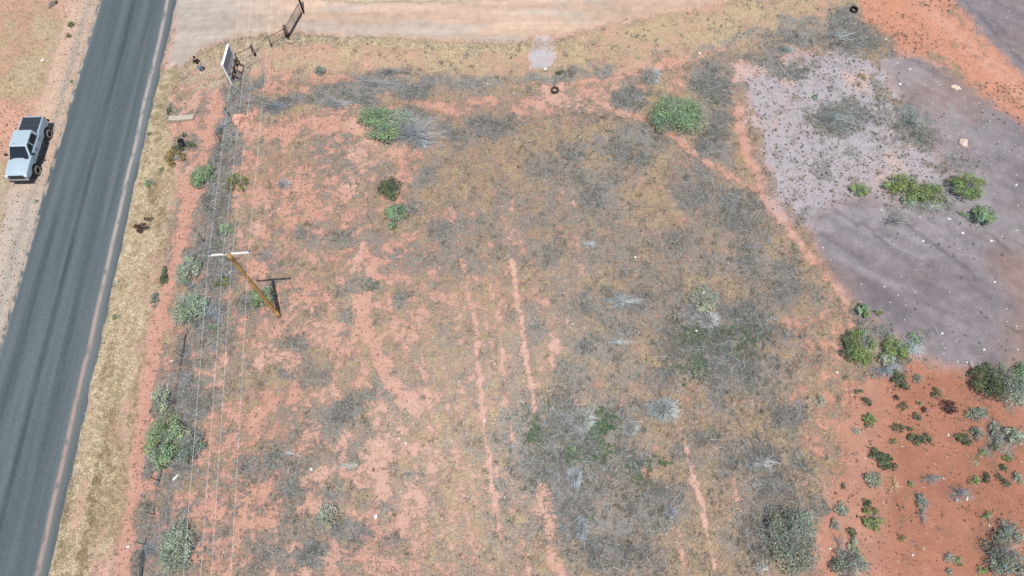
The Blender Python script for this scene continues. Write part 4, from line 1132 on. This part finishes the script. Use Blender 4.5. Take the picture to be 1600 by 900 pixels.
# ================================================================== pickup truck
def lathe(bm, prof, n=24, axis='y', c=(0, 0, 0)):
    rings = []
    for (rad, h) in prof:
        ring = []
        for i in range(n):
            a = 6.28318*i/n
            ring.append(bm.verts.new(Vector(c)+(Vector((rad*math.cos(a), h, rad*math.sin(a))) if axis == 'y' else Vector((rad*math.cos(a), rad*math.sin(a), h)))))
        rings.append(ring)
    for r0, r1 in zip(rings[:-1], rings[1:]):
        for i in range(n): bm.faces.new((r0[i], r0[(i+1) % n], r1[(i+1) % n], r1[i]))
    return rings
M_PAINT = simple('silver_paint', (.41, .50, .54), .28, .15, var=.03, scale=2, spec=.6)
M_GLASS = simple('tinted_glass', (.012, .016, .02), .06, var=.02, spec=.9)
M_BLACKP = simple('black_plastic', (.028, .030, .033), .55, var=.1)
M_TONN = simple('tonneau_cover', (.030, .036, .044), .6, var=.08, scale=12)
M_TYRE = simple('dusty_tyre', (.27, .235, .20), .95, var=.25, scale=9)
M_TREAD = simple('tyre_tread', (.05, .045, .042), .95, var=.2)
M_RIM = simple('black_rim', (.022, .023, .024), .45, .4)
M_CHR = simple('chrome', (.72, .74, .76), .18, .9, var=.02)
M_LAMP = simple('headlight_lens', (.62, .66, .70), .12, var=.03, spec=.8)
M_RED = simple('red_lens', (.45, .02, .02), .25, var=.05)
fw = G(58.5, 272); rw = G(77, 214)             # left wheels' ground points
hd = Vector((fw.x-rw.x, fw.y-rw.y, 0)).normalized()
lf = Vector((-hd.y, hd.x, 0))
cc = (Vector(fw)+Vector(rw))/2-lf*.86+Vector((.12, .05, 0))
tz = (gz(fw.x, fw.y)+gz(rw.x, rw.y))/2
truck = empty('pickup_truck', (cc.x, cc.y, tz), math.atan2(hd.y, hd.x))
truck.scale = (1, .9, 1)
tag(truck, 'silver double-cab pickup truck with black bed cover parked on the dirt beside the road', 'pickup truck')
WB = 1.80
def body_mesh():
    bm = bmesh.new()
    stn = [(2.86, .74, .72, 1.08, 1.12), (2.80, .90, .66, 1.15, 1.19), (2.55, .985, .62, 1.23, 1.29), (2.0, 1.0, .60, 1.29, 1.38), (1.40, 1.0, .60, 1.33, 1.43), (1.30, 1.0, .60, 1.33, 1.38),
           (1.22, 1.0, .60, 1.31, 1.31), (0, 1.01, .60, 1.31, 1.31), (-1.08, 1.0, .60, 1.32, 1.32), (-1.12, 1.0, .60, 1.38, 1.34), (-1.9, 1.0, .60, 1.39, 1.34), (-2.70, .985, .62, 1.38, 1.34), (-2.84, .93, .70, 1.30, 1.28)]
    rings = []
    for x, w, zb, zt, zc in stn:
        half_ = [(.86*w, zb), (.98*w, zb+.10), (w, zb+.30), (.985*w, zt-.22), (.965*w, zt-.05), (.91*w, zt), (.80*w, zt if zc >= zt else zc), (.45*w, zc), (0, zc+(.02 if zc > zt else 0))]
        pts_ = half_+[(-y, z) for y, z in half_[-2::-1]]
        rings.append([bm.verts.new((x, y, z)) for y, z in pts_])
    for a, b_ in zip(rings[:-1], rings[1:]):
        m = len(a)
        for i in range(m): bm.faces.new((a[i], a[(i+1) % m], b_[(i+1) % m], b_[i]))
    bm.faces.new(rings[0]); bm.faces.new(rings[-1][::-1])
    bmesh.ops.recalc_face_normals(bm, faces=bm.faces)
    return bm
body = bm_obj('body', body_mesh(), M_PAINT, truck, True)
cutters = []
for x in (WB, -WB):
    bm = bmesh.new(); add_tube(bm, (x, -1.3, .44), (x, 1.3, .44), .49, n=26)
    c_ = bm_obj('cutter', bm, M_BLACKP); cutters.append(c_)
    c_.matrix_world = Matrix.Translation((cc.x, cc.y, tz)) @ Matrix.Rotation(math.atan2(hd.y, hd.x), 4, 'Z') @ Matrix.Diagonal((1, .9, 1, 1))
    md = body.modifiers.new('b', 'BOOLEAN'); md.object = c_; md.operation = 'DIFFERENCE'; md.solver = 'EXACT'
bpy.context.view_layer.update()
dg = bpy.context.evaluated_depsgraph_get()
nb = bpy.data.meshes.new_from_object(body.evaluated_get(dg)); body.modifiers.clear(); body.data = nb
for c_ in cutters: bpy.data.objects.remove(c_, do_unlink=True)
for p in nb.polygons: p.use_smooth = True
try: nb.set_sharp_from_angle(angle=R(35))
except Exception: pass
# underside and axles, dark
box('chassis', (0, 0, .58), (5.2, 1.1, .26), M_BLACKP, truck, None, .03)
for x in (WB, -WB):
    box('wheel_well', (x, 0, .76), (.94, 1.86, .40), M_BLACKP, truck, None, .05)
    for y in (-1, 1):
        bm = bmesh.new()
        n = 14
        for i in range(n):
            a0, a1 = math.pi*(i/n)*1.12-.19, math.pi*((i+1)/n)*1.12-.19
            add_tube(bm, (x+.50*math.cos(a0), y*1.0, .44+.50*math.sin(a0)), (x+.50*math.cos(a1), y*1.0, .44+.50*math.sin(a1)), .030, n=6)
        bm_obj('wheel_arch_trim', bm, M_BLACKP, truck, True)
# cab
cabP = {'b': [(1.30, .93, 1.29), (1.30, -.93, 1.29), (-1.10, -.94, 1.29), (-1.10, .94, 1.29)], 't': [(.56, .73, 1.95), (.56, -.73, 1.95), (-.98, -.76, 1.95), (-.98, .76, 1.95)]}
bm = bmesh.new()
b4 = [bm.verts.new(p) for p in cabP['b']]; t4 = [bm.verts.new(p) for p in cabP['t']]
bm.faces.new(b4[::-1]); 
for i in range(4): bm.faces.new((b4[i], b4[(i+1) % 4], t4[(i+1) % 4], t4[i]))
tf = bm.faces.new(t4)
bmesh.ops.recalc_face_normals(bm, faces=bm.faces)
bmesh.ops.bevel(bm, geom=[e for e in bm.edges if all(v.co.z > 1.5 for v in e.verts) or abs(e.verts[0].co.z-e.verts[1].co.z) > .3], offset=.05, segments=3, affect='EDGES', profile=.6)
cab = bm_obj('cab', bm, M_PAINT, truck, True)
try: cab.data.set_sharp_from_angle(angle=R(40))
except Exception: pass
for y in (-.5, -.25, 0, .25, .5): box('roof_rib', (-.22, y, 1.955), (1.25, .05, .016), M_PAINT, truck, None, .006)
def pane(name, q4, mat, th=.012, frac=None):
    """a slab on the plane of four corners"""
    q = [Vector(p) for p in q4]; nrm = (q[1]-q[0]).cross(q[3]-q[0]).normalized()
    bm = bmesh.new(); a = [bm.verts.new(p-nrm*.01) for p in q]; b_ = [bm.verts.new(p+nrm*th) for p in q]
    bm.faces.new(a[::-1]); bm.faces.new(b_)
    for i in range(4): bm.faces.new((a[i], a[(i+1) % 4], b_[(i+1) % 4], b_[i]))
    bmesh.ops.recalc_face_normals(bm, faces=bm.faces)
    return bm_obj(name, bm, mat, truck)
def bil(A, B, C_, D_, s, t):
    A, B, C_, D_ = map(Vector, (A, B, C_, D_)); return (A*(1-s)+B*s)*(1-t)+(D_*(1-s)+C_*s)*t
bF = cabP['b']; tF = cabP['t']
def quad_on(A, B, C_, D_, s0, s1, t0, t1): return [bil(A, B, C_, D_, s0, t0), bil(A, B, C_, D_, s1, t0), bil(A, B, C_, D_, s1, t1), bil(A, B, C_, D_, s0, t1)]
pane('windshield', quad_on(bF[1], bF[0], tF[0], tF[1], .05, .95, .08, .93), M_GLASS)
pane('rear_window', quad_on(bF[3], bF[2], tF[2], tF[3], .12, .88, .2, .85), M_GLASS)
# sides: left y>0
pane('side_window', [Vector(p) for p in [(1.00, .895, 1.40), (.22, .893, 1.40), (.22, .765, 1.86), (.50, .765, 1.86)]][::1], M_GLASS, .03)
pane('side_window', [Vector(p) for p in [(.12, .893, 1.40), (-.80, .897, 1.40), (-.74, .775, 1.86), (.12, .765, 1.86)]], M_GLASS, .03)
pane('side_window', [Vector(p) for p in [(.22, -.893, 1.40), (1.00, -.895, 1.40), (.50, -.765, 1.86), (.22, -.765, 1.86)]], M_GLASS, .03)
pane('side_window', [Vector(p) for p in [(-.80, -.897, 1.40), (.12, -.893, 1.40), (.12, -.765, 1.86), (-.74, -.775, 1.86)]], M_GLASS, .03)
# doors' seams and handles
for y in (-1, 1):
    for x in (1.12, .17, -.92): box('door_seam', (x, y*1.004, .98), (.014, .012, .60), M_BLACKP, truck)
    for x in (.32, -.66): box('door_handle', (x, y*1.012, 1.16), (.17, .035, .035), M_BLACKP, truck, None, .008)
    box('side_mirror', (1.02, y*1.17, 1.46), (.13, .24, .20), M_BLACKP, truck, None, .03)
    tube('mirror_arm', (1.02, y*.92, 1.38), (1.02, y*1.08, 1.42), .028, M_BLACKP, truck)
    box('running_board', (0, y*.99, .55), (2.1, .16, .05), M_BLACKP, truck, None, .015)
    box('headlight', (2.80, y*.80, 1.06), (.20, .26, .18), M_LAMP, truck, None, .03)
    box('tail_light', (-2.82, y*.86, 1.12), (.08, .14, .34), M_RED, truck, None, .02)
    box('bed_rail', (-1.92, y*.90, 1.40), (1.56, .10, .035), M_PAINT, truck, None, .01)
# hood details, grille, bumpers
for y in (-.42, .42): box('hood_crease', (1.98, y, 1.352), (1.1, .035, .025), M_PAINT, truck, Matrix.Rotation(.075, 3, 'Y'), .008)
box('hood_scoop', (1.75, 0, 1.405), (.62, .42, .04), M_PAINT, truck, Matrix.Rotation(.075, 3, 'Y'), .015)
box('cowl', (1.36, 0, 1.40), (.16, 1.60, .03), M_BLACKP, truck, None, .01)
for y in (-.3, .35): box('wiper', (1.27, y, 1.42), (.03, .5, .02), M_BLACKP, truck, Matrix.Rotation(.1, 3, 'Z'))
box('grille', (2.885, 0, 1.02), (.09, 1.30, .30), M_BLACKP, truck, None, .02)
for z in (.98,): box('grille_bar', (2.905, 0, z), (.02, 1.10, .022), M_CHR, truck)
box('front_bumper', (2.93, 0, .78), (.14, 1.86, .13), M_CHR, truck, None, .04)
box('bumper_valance', (2.92, 0, .60), (.14, 1.74, .18), M_BLACKP, truck, None, .03)
box('rear_bumper', (-2.93, 0, .72), (.18, 1.86, .20), M_BLACKP, truck, None, .03)
box('tailgate', (-2.865, 0, 1.03), (.05, 1.48, .56), M_PAINT, truck, None, .015)
# bed cover of three folding panels
for i in range(3):
    box('bed_cover_panel', (-1.92+(i-1)*.525, 0, 1.405), (.50, 1.70, .05), M_TONN, truck, None, .015)
box('seat', (.05, .42, 1.45), (.5, .5, .3), M_BLACKP, truck)
tube('antenna', (.42, -.3, 1.96), (.36, -.3, 2.10), .012, M_BLACKP, truck)
# wheels
def wheel(x, y):
    e = bpy.data.objects.new('wheel', None); COL.objects.link(e); e.parent = truck; e.location = (x, y, .375); e.scale = (.85, .95, .85)
    s = 1 if y > 0 else -1
    bm = bmesh.new()
    lathe(bm, [(.255, s*.13), (.275, s*.165), (.345, s*.178), (.405, s*.160), (.418, s*.145)], 28)
    lathe(bm, [(.255, -s*.13), (.345, -s*.178), (.418, -s*.145)], 28)
    bm_obj('sidewall', bm, M_TYRE, e, True)
    bm = bmesh.new(); lathe(bm, [(.418, -.146), (.436, -.10), (.44, 0), (.436, .10), (.418, .146)], 28)
    for i in range(28):
        a = 6.28318*(i+.5)/28
        add_box(bm, (.441*math.cos(a), .07*(1 if i % 2 else -1), .441*math.sin(a)), (.022, .12, .05), Matrix.Rotation(-a, 3, 'Y'))
    bm_obj('tread', bm, M_TREAD, e)
    bm = bmesh.new(); rr = lathe(bm, [(.262, -s*.1), (.262, s*.135), (.235, s*.145), (.225, s*.08), (.0801, s*.085), (.075, s*.12), (.001, s*.125)], 24)
    for i in range(6):
        a = 6.28318*i/6; add_box(bm, (.15*math.cos(a), s*.105, .15*math.sin(a)), (.17, .03, .05), Matrix.Rotation(-a, 3, 'Y'))
    bm_obj('rim', bm, M_RIM, e)
for x in (WB, -WB):
    for y in (.96, -.96): wheel(x, y)
print('truck', round(time.time()-T0, 1))

# ================================================================== person
def skin_mesh(name, V, E, Rd, mat, parent, sub=1):
    me = bpy.data.meshes.new(name); me.from_pydata(V, E, []); o = bpy.data.objects.new(name, me); COL.objects.link(o)
    md = o.modifiers.new('s', 'SKIN'); md.use_smooth_shade = True
    sv = me.skin_vertices[0].data
    for i, r_ in enumerate(Rd): sv[i].radius = (r_, r_) if not isinstance(r_, tuple) else r_
    sv[0].use_root = True
    if sub:
        s2 = o.modifiers.new('u', 'SUBSURF'); s2.levels = sub; s2.render_levels = sub
    bpy.context.view_layer.update()
    dg = bpy.context.evaluated_depsgraph_get()
    nm = bpy.data.meshes.new_from_object(o.evaluated_get(dg)); o.modifiers.clear(); o.data = nm; nm.materials.clear(); nm.materials.append(mat)
    for p in nm.polygons: p.use_smooth = True
    o.parent = parent; return o
M_SKIN = simple('skin', (.55, .34, .25), .6, var=.05); M_SHIRT = simple('black_top', (.014, .013, .016), .85, var=.2)
M_JEAN = simple('blue_jeans', (.25, .40, .50), .85, var=.12, scale=14); M_HAIR = simple('dark_hair', (.02, .016, .014), .7); M_SHOE = simple('shoe', (.55, .55, .52), .7)
pb = G(316, 112)
per = empty('person', pb, R(200)); tag(per, 'person in black top and blue jeans standing in dry grass left of the white sign', 'person')
# local frame: +y is forward
V = [(0, 0, .95)]; Rd = [.115]; E = []
def add(p, r_, par):
    V.append(p); Rd.append(r_); E.append((par, len(V)-1)); return len(V)-1
wa = add((0, .005, 1.08), .105, 0); ch = add((0, .0, 1.28), .125, wa); nk0 = add((0, -.01, 1.43), .065, ch); nk = add((0, 0, 1.50), .052, nk0)
hd1 = add((0, .02, 1.60), .078, nk); hd2 = add((0, .015, 1.70), .070, hd1)
ns = add((0, .105, 1.61), .014, hd1)
for s in (-1, 1):
    hip = add((s*.095, 0, .88), .085, 0); kn = add((s*.11, .02, .49), .055, hip); an = add((s*.115, -.01, .09), .038, kn); add((s*.125, .13, .04), .036, an)
    sh = add((s*.18, -.01, 1.39), .055, ch); el = add((s*.25, .03, 1.12), .040, sh); wr = add((s*.11, .24, 1.10), .027, el)
    pm = add((s*.07, .30, 1.11), (.036, .020), wr)
    for k, (dx, ln) in enumerate(((.028, .065), (.010, .078), (-.010, .072), (-.028, .056))):
        b_ = add((s*.07+dx*.8, .335, 1.115+.003*k), .0095, pm); m_ = add((s*.055+dx, .335+ln*.55, 1.105), .0085, b_); add((s*.045+dx, .335+ln*.8, 1.08), .0075, m_)
    th = add((s*.07-s*.035, .30, 1.135), .010, pm); add((s*.02, .33, 1.14), .009, th)
skin_mesh('body', V, E, Rd, M_SKIN, per)
V = [(0, 0, .93)]; Rd = [.140]; E = []
wa = add((0, .005, 1.10), .125, 0); ch = add((0, 0, 1.28), .145, wa); nk0 = add((0, -.01, 1.42), .085, ch)
for s in (-1, 1):
    sh = add((s*.185, -.01, 1.38), .070, ch); el = add((s*.255, .03, 1.12), .056, sh); add((s*.19, .13, 1.105), .048, el)
skin_mesh('top', V, E, Rd, M_SHIRT, per)
V = [(0, 0, .97)]; Rd = [.132]; E = []
for s in (-1, 1):
    hip = add((s*.10, 0, .86), .100, 0); kn = add((s*.112, .02, .49), .074, hip); add((s*.117, -.005, .10), .060, kn)
skin_mesh('jeans', V, E, Rd, M_JEAN, per)
for s in (-1, 1): box('shoe', (s*.122, .06, .045), (.10, .28, .09), M_SHOE, per, None, .03, True)
bm = bmesh.new(); bmesh.ops.create_uvsphere(bm, u_segments=14, v_segments=10, radius=.108)
bmesh.ops.transform(bm, matrix=Matrix.Translation((0, -.018, 1.685)) @ Matrix.Diagonal((.92, 1.08, .95, 1)), verts=bm.verts)
bm_obj('hair', bm, M_HAIR, per, True)
for s in (-1, 1):
    bm = bmesh.new(); bmesh.ops.create_uvsphere(bm, u_segments=8, v_segments=6, radius=.013); bm_obj('eye', bm, M_HAIR, per, True, (s*.032, .093, 1.635))
    bm = bmesh.new(); bmesh.ops.create_uvsphere(bm, u_segments=8, v_segments=6, radius=.022); bm_obj('ear', bm, M_SKIN, per, True, (s*.088, .005, 1.61))
box('mouth', (0, .093, 1.565), (.045, .01, .012), simple('lips', (.4, .16, .14), .6), per, None, .003)

# ================================================================== beam, boulders, tyres, debris
M_BEAM = simple('weathered_beam', (.40, .345, .27), .85, var=.22, scale=7, bump=.3)
a = G(266, 189); b_ = G(303.5, 185)
bd = Vector((b_.x-a.x, b_.y-a.y, 0)); e = empty('wooden_beam', ((a.x+b_.x)/2, (a.y+b_.y)/2, (a.z+b_.z)/2), math.atan2(bd.y, bd.x))
tag(e, 'squared weathered wooden beam lying on the red soil between the verge and the boulder', 'wooden beam')
L_ = bd.length
bm = bmesh.new()
r = np.random.default_rng(3)
N_ = 10; prev = None
for i in range(N_+1):
    x = -L_/2+L_*i/N_; k = .20+.012*r.normal(); w = .24+.012*r.normal()
    ring = [bm.verts.new((x+.05*(1 if j in (1, 2) else 0), yy*w, zz)) for j, (yy, zz) in enumerate(((-1, -.02), (1, -.02), (1, k+.1), (-1, k+.1)))]
    if prev:
        for j in range(4): bm.faces.new((prev[j], prev[(j+1) % 4], ring[(j+1) % 4], ring[j]))
    else: bm.faces.new(ring[::-1])
    prev = ring
bm.faces.new(prev); bmesh.ops.recalc_face_normals(bm, faces=bm.faces)
bmesh.ops.bevel(bm, geom=list(bm.edges), offset=.015, segments=1, affect='EDGES')
bm_obj('timber', bm, M_BEAM, e)
for x in (-L_*.3, L_*.28): box('bolt_head', (x, .0, .318), (.05, .05, .02), M_IRON, e, None, .006)

def rock(u, v, sx, sy, sz, rz, mat, label, seed, name='boulder', cat='boulder', rough=.18, ico=3, sink=.25, squash=1.0):
    r = np.random.default_rng(seed); p = G(u, v, sz*.4)
    bm = bmesh.new(); bmesh.ops.create_icosphere(bm, subdivisions=ico, radius=1.0)
    ph = r.random((7, 3))*2-1; ph /= np.linalg.norm(ph, axis=1, keepdims=True); lim = .62+.25*r.random(7)
    off = r.random(3)*50
    for vtx in bm.verts:
        d = np.array(vtx.co)
        f = 1.0
        for a_, l_ in zip(ph, lim):
            dp = float(d@a_)
            if dp > l_: f = min(f, l_/dp)
        q = d*f
        nse = float(fbm(np.array([q[0]*2+off[0]]), np.array([q[1]*2+q[2]*1.7+off[1]]), 1.3, 4, seed)[0])-.5
        q = q*(1+rough*2*nse)
        vtx.co = Vector((q[0]*sx, q[1]*sy, (q[2]+.45)*sz))
    o = bm_obj(name, bm, mat, None, False, (p.x, p.y, gz(p.x, p.y)-sink*sz)); o.rotation_euler = (0, 0, rz)
    try: 
        o.data.polygons.foreach_set('use_smooth', np.ones(len(o.data.polygons), bool)); o.data.set_sharp_from_angle(angle=R(28))
    except Exception: pass
    tag(o, label, cat); return o
M_RROCK = simple('red_sandstone', (.52, .29, .21), .9, var=.28, scale=3, bump=.5)
M_TROCK = simple('tan_rock', (.58, .45, .36), .9, var=.2, scale=4, bump=.4)
M_WROCK = simple('white_rock', (.72, .68, .62), .9, var=.1, scale=6)
rock(374, 184, .92, .38, .46, .10, M_RROCK, 'long pinkish red sandstone boulder with a broken notch on the fence line', 11)
rock(371, 192, .34, .28, .30, .9, M_RROCK, 'small darker broken piece leaning below the long red boulder', 12)
rock(391, 181, .34, .30, .36, .4, M_RROCK, 'reddish right end piece of the broken boulder on the fence line', 14)
rock(1494, 137, .46, .24, .22, -.45, M_TROCK, 'oblong tan rock on the grey shale just below the orange band', 15)
rock(1507, 223, .36, .42, .34, .5, M_TROCK, 'upright pale tan rock beside the brush at the rim of the grey shale', 16)
rock(1397, 78, .18, .15, .12, 0, M_RROCK, 'small orange rock at the tip of the orange soil', 17, ico=2)
rock(1384, 61, .18, .12, .10, .3, M_TROCK, 'small pale rock left above the small orange rock', 18, ico=2)
rock(1408, 68, .13, .10, .08, .3, M_RROCK, 'tiny orange stone between the small orange rock and the slope', 19, ico=2)
WR = [(1422,108,.10,.13,'white stone on the upper grey shale, right of two small ones'),(1406,132,.13,.12,'white round stone at the edge of the brush beside the upper shale'),(1402,98,.09,.08,'white stone nearest the tip of the orange soil'),
 (1445,133,.08,.05,'small white chip between the round stone and the oblong tan rock'),(1470,132,.06,.06,'small white chip just left of the oblong tan rock'),
 (1530,161,.07,.06,'pale chip on the shale below right of the oblong tan rock'),(1546,189,.10,.05,'flat white chip in the upper right shale'),(1537,199,.10,.04,'slanting white sliver in the upper right shale'),
 (1377,328,.11,.08,'white stone on the grey shale under the lime bush row'),(1483,342,.20,.06,'long flat white slab below the shale thicket'),(1437,338,.07,.06,'small white stone between the thicket and the long slab'),
 (1504,364,.13,.12,'white stone with dark side below the two green bushes'),(1549,376,.15,.12,'white stone at the right, below the dark green shale bush'),(1588,289,.17,.06,'flat pale slab near the right border'),
 (1554,441,.10,.08,'white stone alone in the lower right shale'),(1442,377,.10,.10,'pinkish stone in the middle of the shale slope'),(1371,375,.06,.05,'white chip in the middle left shale'),
 (1286,387,.08,.07,'white stone at the left edge of the shale by the footpath'),(1298,406,.06,.05,'white chip below the one by the footpath'),(1346,444,.08,.06,'pale stone near the lower left shale'),
 (1382,448,.09,.05,'white chip right of the pale stone in the lower left shale'),(1403,461,.07,.06,'white stone in the lower shale, top of a loose triangle'),(1472,521,.13,.09,'white stone beside a red one near the lower shale edge'),
 (1538,546,.12,.10,'buff stone in the lower right shale'),(1590,546,.12,.06,'flat white stone at the right border of the shale'),(1496,565,.08,.08,'white stone at the lower shale rim by the thicket'),
 (1511,566,.09,.08,'white stone at the top of the dead stick by the right thicket'),(1587,510,.09,.06,'white chip at the right border above the flat stone'),
 (664,229,.18,.12,'bright white broken stone at the foot of the grey brush heap'),(757,657,.12,.11,'bright white stone on the furrow in the centre field'),(993,402,.12,.12,'round white stone alone in the field centre'),
 (911,262,.09,.08,'white stone in the gold grass right of the field top'),(1088,517,.13,.08,'white flat stone below the grey twig bundle'),(895,506,.07,.07,'white pebble stone in the bare patch below centre'),
 (486,733,.13,.11,'pale square stone on the pink soil, lower left'),(587,807,.16,.12,'pink-white broken stone near the lower left centre'),(634,692,.10,.09,'white stone on the pink strip, lower of three'),
 (624,685,.09,.08,'white stone on the pink strip, middle of three'),(628,677,.08,.07,'white stone on the pink strip, upper of three'),(852,108,.16,.13,'whitish lump at the foot of the grey gravel wash'),
 (1093,83,.17,.10,'white stone on the pink path along the brush line'),(762,131,.08,.10,'white stone in the brush line below the driveway'),(803,145,.09,.09,'white stone left of the round tyre'),
 (268,564,.14,.05,'white litter scrap in the grey brush by the track'),(200,854,.14,.10,'white stone on the red track near the bottom'),(1380,726,.0,.0,''),(1511,779,.16,.07,'white flat stone in the grey diagonal brush'),
 (1481,679,.14,.07,'white flat stone above the bare red soil'),(1474,747,.09,.07,'white stone inside the upper grey diagonal brush'),(1443,761,.06,.05,'white pebble stone left of the diagonal brush'),
 (1426,867,.10,.09,'white stone on the red soil near the bottom'),(1297,857,.09,.09,'white stone on the pink soil between the big bushes'),(1546,821,.08,.09,'white stone right below the green bush in the lower right'),
 (1308,582,.09,.11,'white stone on the pink path left of the red soil'),(1331,617,.07,.06,'orange-white stone at the left margin of the red soil'),(66,94,.20,.12,'white pale patch stone in the yellow grass left of the road'),
 (1218,885,.02,.25,'')]
for i, (u, v, a_, b2, lab) in enumerate(WR):
    if lab: rock(u, v, a_, b2, .07+.3*min(a_, b2), .3*i, M_WROCK, lab, 100+i, name='stone', cat='stone', rough=.12, ico=2 if a_ > .12 else 1, sink=.2)
# tyres lying on the ground
def tyre(u, v, rad, label, tint_m, tilt=0.0):
    p = G(u, v, .1); e = empty('tyre', (p.x, p.y, gz(p.x, p.y)+.02), 0.4); tag(e, label, 'tyre'); e.rotation_euler = (tilt, 0, .4)
    bm = bmesh.new()
    ri = rad*.58
    prof = [(ri, .03), (ri+.02, .0), (rad*.85, -.01), (rad*.98, .03), (rad, .10), (rad*.98, .18), (rad*.85, .22), (ri+.02, .21), (ri, .18)]
    lathe(bm, prof, 28, 'z'); bm_obj('tyre_casing', bm, tint_m, e, True)
    bm = bmesh.new()
    for i in range(26):
        a = 6.283*i/26; add_box(bm, (rad*1.0*math.cos(a), rad*1.0*math.sin(a), .10), (.02, .04, .14), Matrix.Rotation(a, 3, 'Z'))
    bm_obj('tread', bm, tint_m, e); return e
M_TY2 = simple('old_tyre', (.045, .043, .042), .9, var=.2); M_TY3 = simple('black_tyre', (.010, .010, .012), .6, var=.2)
tyre(867, 141, .34, 'old dark tyre lying flat on the pink soil with grey litter inside', M_TY2)
tyre(1334, 15, .36, 'deep black tyre at the top edge between the field and the orange slope', M_TY3, .15)
tube_o = tube('thin_stake', G(866, 137)+Vector((0, 0, 0)), G(866, 137)+Vector((.02, .12, .75)), .022, M_IRON, None, n=6)
tag(tube_o, 'thin dark stake standing just behind the old flat tyre', 'stake')
# culvert mouth, dark pipe beside the verge
p = G(284, 225, .1); e = empty('culvert_pipe', (p.x, p.y, gz(p.x, p.y)+.10), .5); tag(e, 'short black pipe mouth half buried in brush beside the verge', 'pipe')
bm = bmesh.new(); lathe(bm, [(.20, -.4), (.24, -.4), (.24, .4), (.20, .4), (.20, -.4)], 18); bm_obj('pipe_wall', bm, M_TY3, e, True)
# leaning sticks / posts
def stick(p, q, rad, label, mat, name='dead_stick'):
    o = tube(name, p, q, rad, mat, None, n=6); tag(o, label, 'stick'); return o
M_STK = simple('bleached_stick', (.45, .42, .38), .9)
stick(G(1512, 566)+Vector((0, 0, .4)), G(1523, 591)+Vector((0, 0, .05)), .03, 'slim dead stick pointing down from the shale rim into the right thicket', M_STK)
stick(G(1510, 572)+Vector((0, 0, .05)), G(1492, 571)+Vector((0, 0, .05)), .018, 'pale twig lying flat on the shale rim beside the slim dead stick', M_STK)
stick(G(291, 522)+Vector((0, 0, .08)), G(283, 572)+Vector((0, 0, .08)), .055, 'dark tube lying along the fence line in grey brush', simple('dark_tube', (.10, .095, .095), .9))  # thin dark tube following the fence line
stick(G(226, 860)+Vector((0, 0, .10)), G(220, 905)+Vector((0, 0, .10)), .11, 'thick charred log at the bottom edge along the fence line', simple('charred_log', (.060, .065, .072), .9))
stick(G(452, 740)*1.0+Vector((0, 0, .05)), G(449, 722)+Vector((0, 0, .05)), .02, 'bare stick lying in the lower left field', M_STK)
stick(G(253, 730)+Vector((0, 0, .10)), G(246, 760)+Vector((0, 0, .10)), .09, 'grey log below the large full green bush', simple('grey_log', (.17, .17, .175), .9))
stick(G(1382, 345)+Vector((0, 0, .9)), G(1383, 352), .02, 'thin upright stake on the shale below the thicket', M_IRON, 'thin_stake')
# scrap on the pink soil next to the fence
box_o = rock(274, 746, .26, .09, .05, .9, M_WROCK, 'cream coloured scrap of board beside the grey log', 321, name='board_scrap', cat='scrap', ico=2)
# carcass-like dark spots
print('done', round(time.time()-T0, 1), 'shrubs', SHRUB_N)
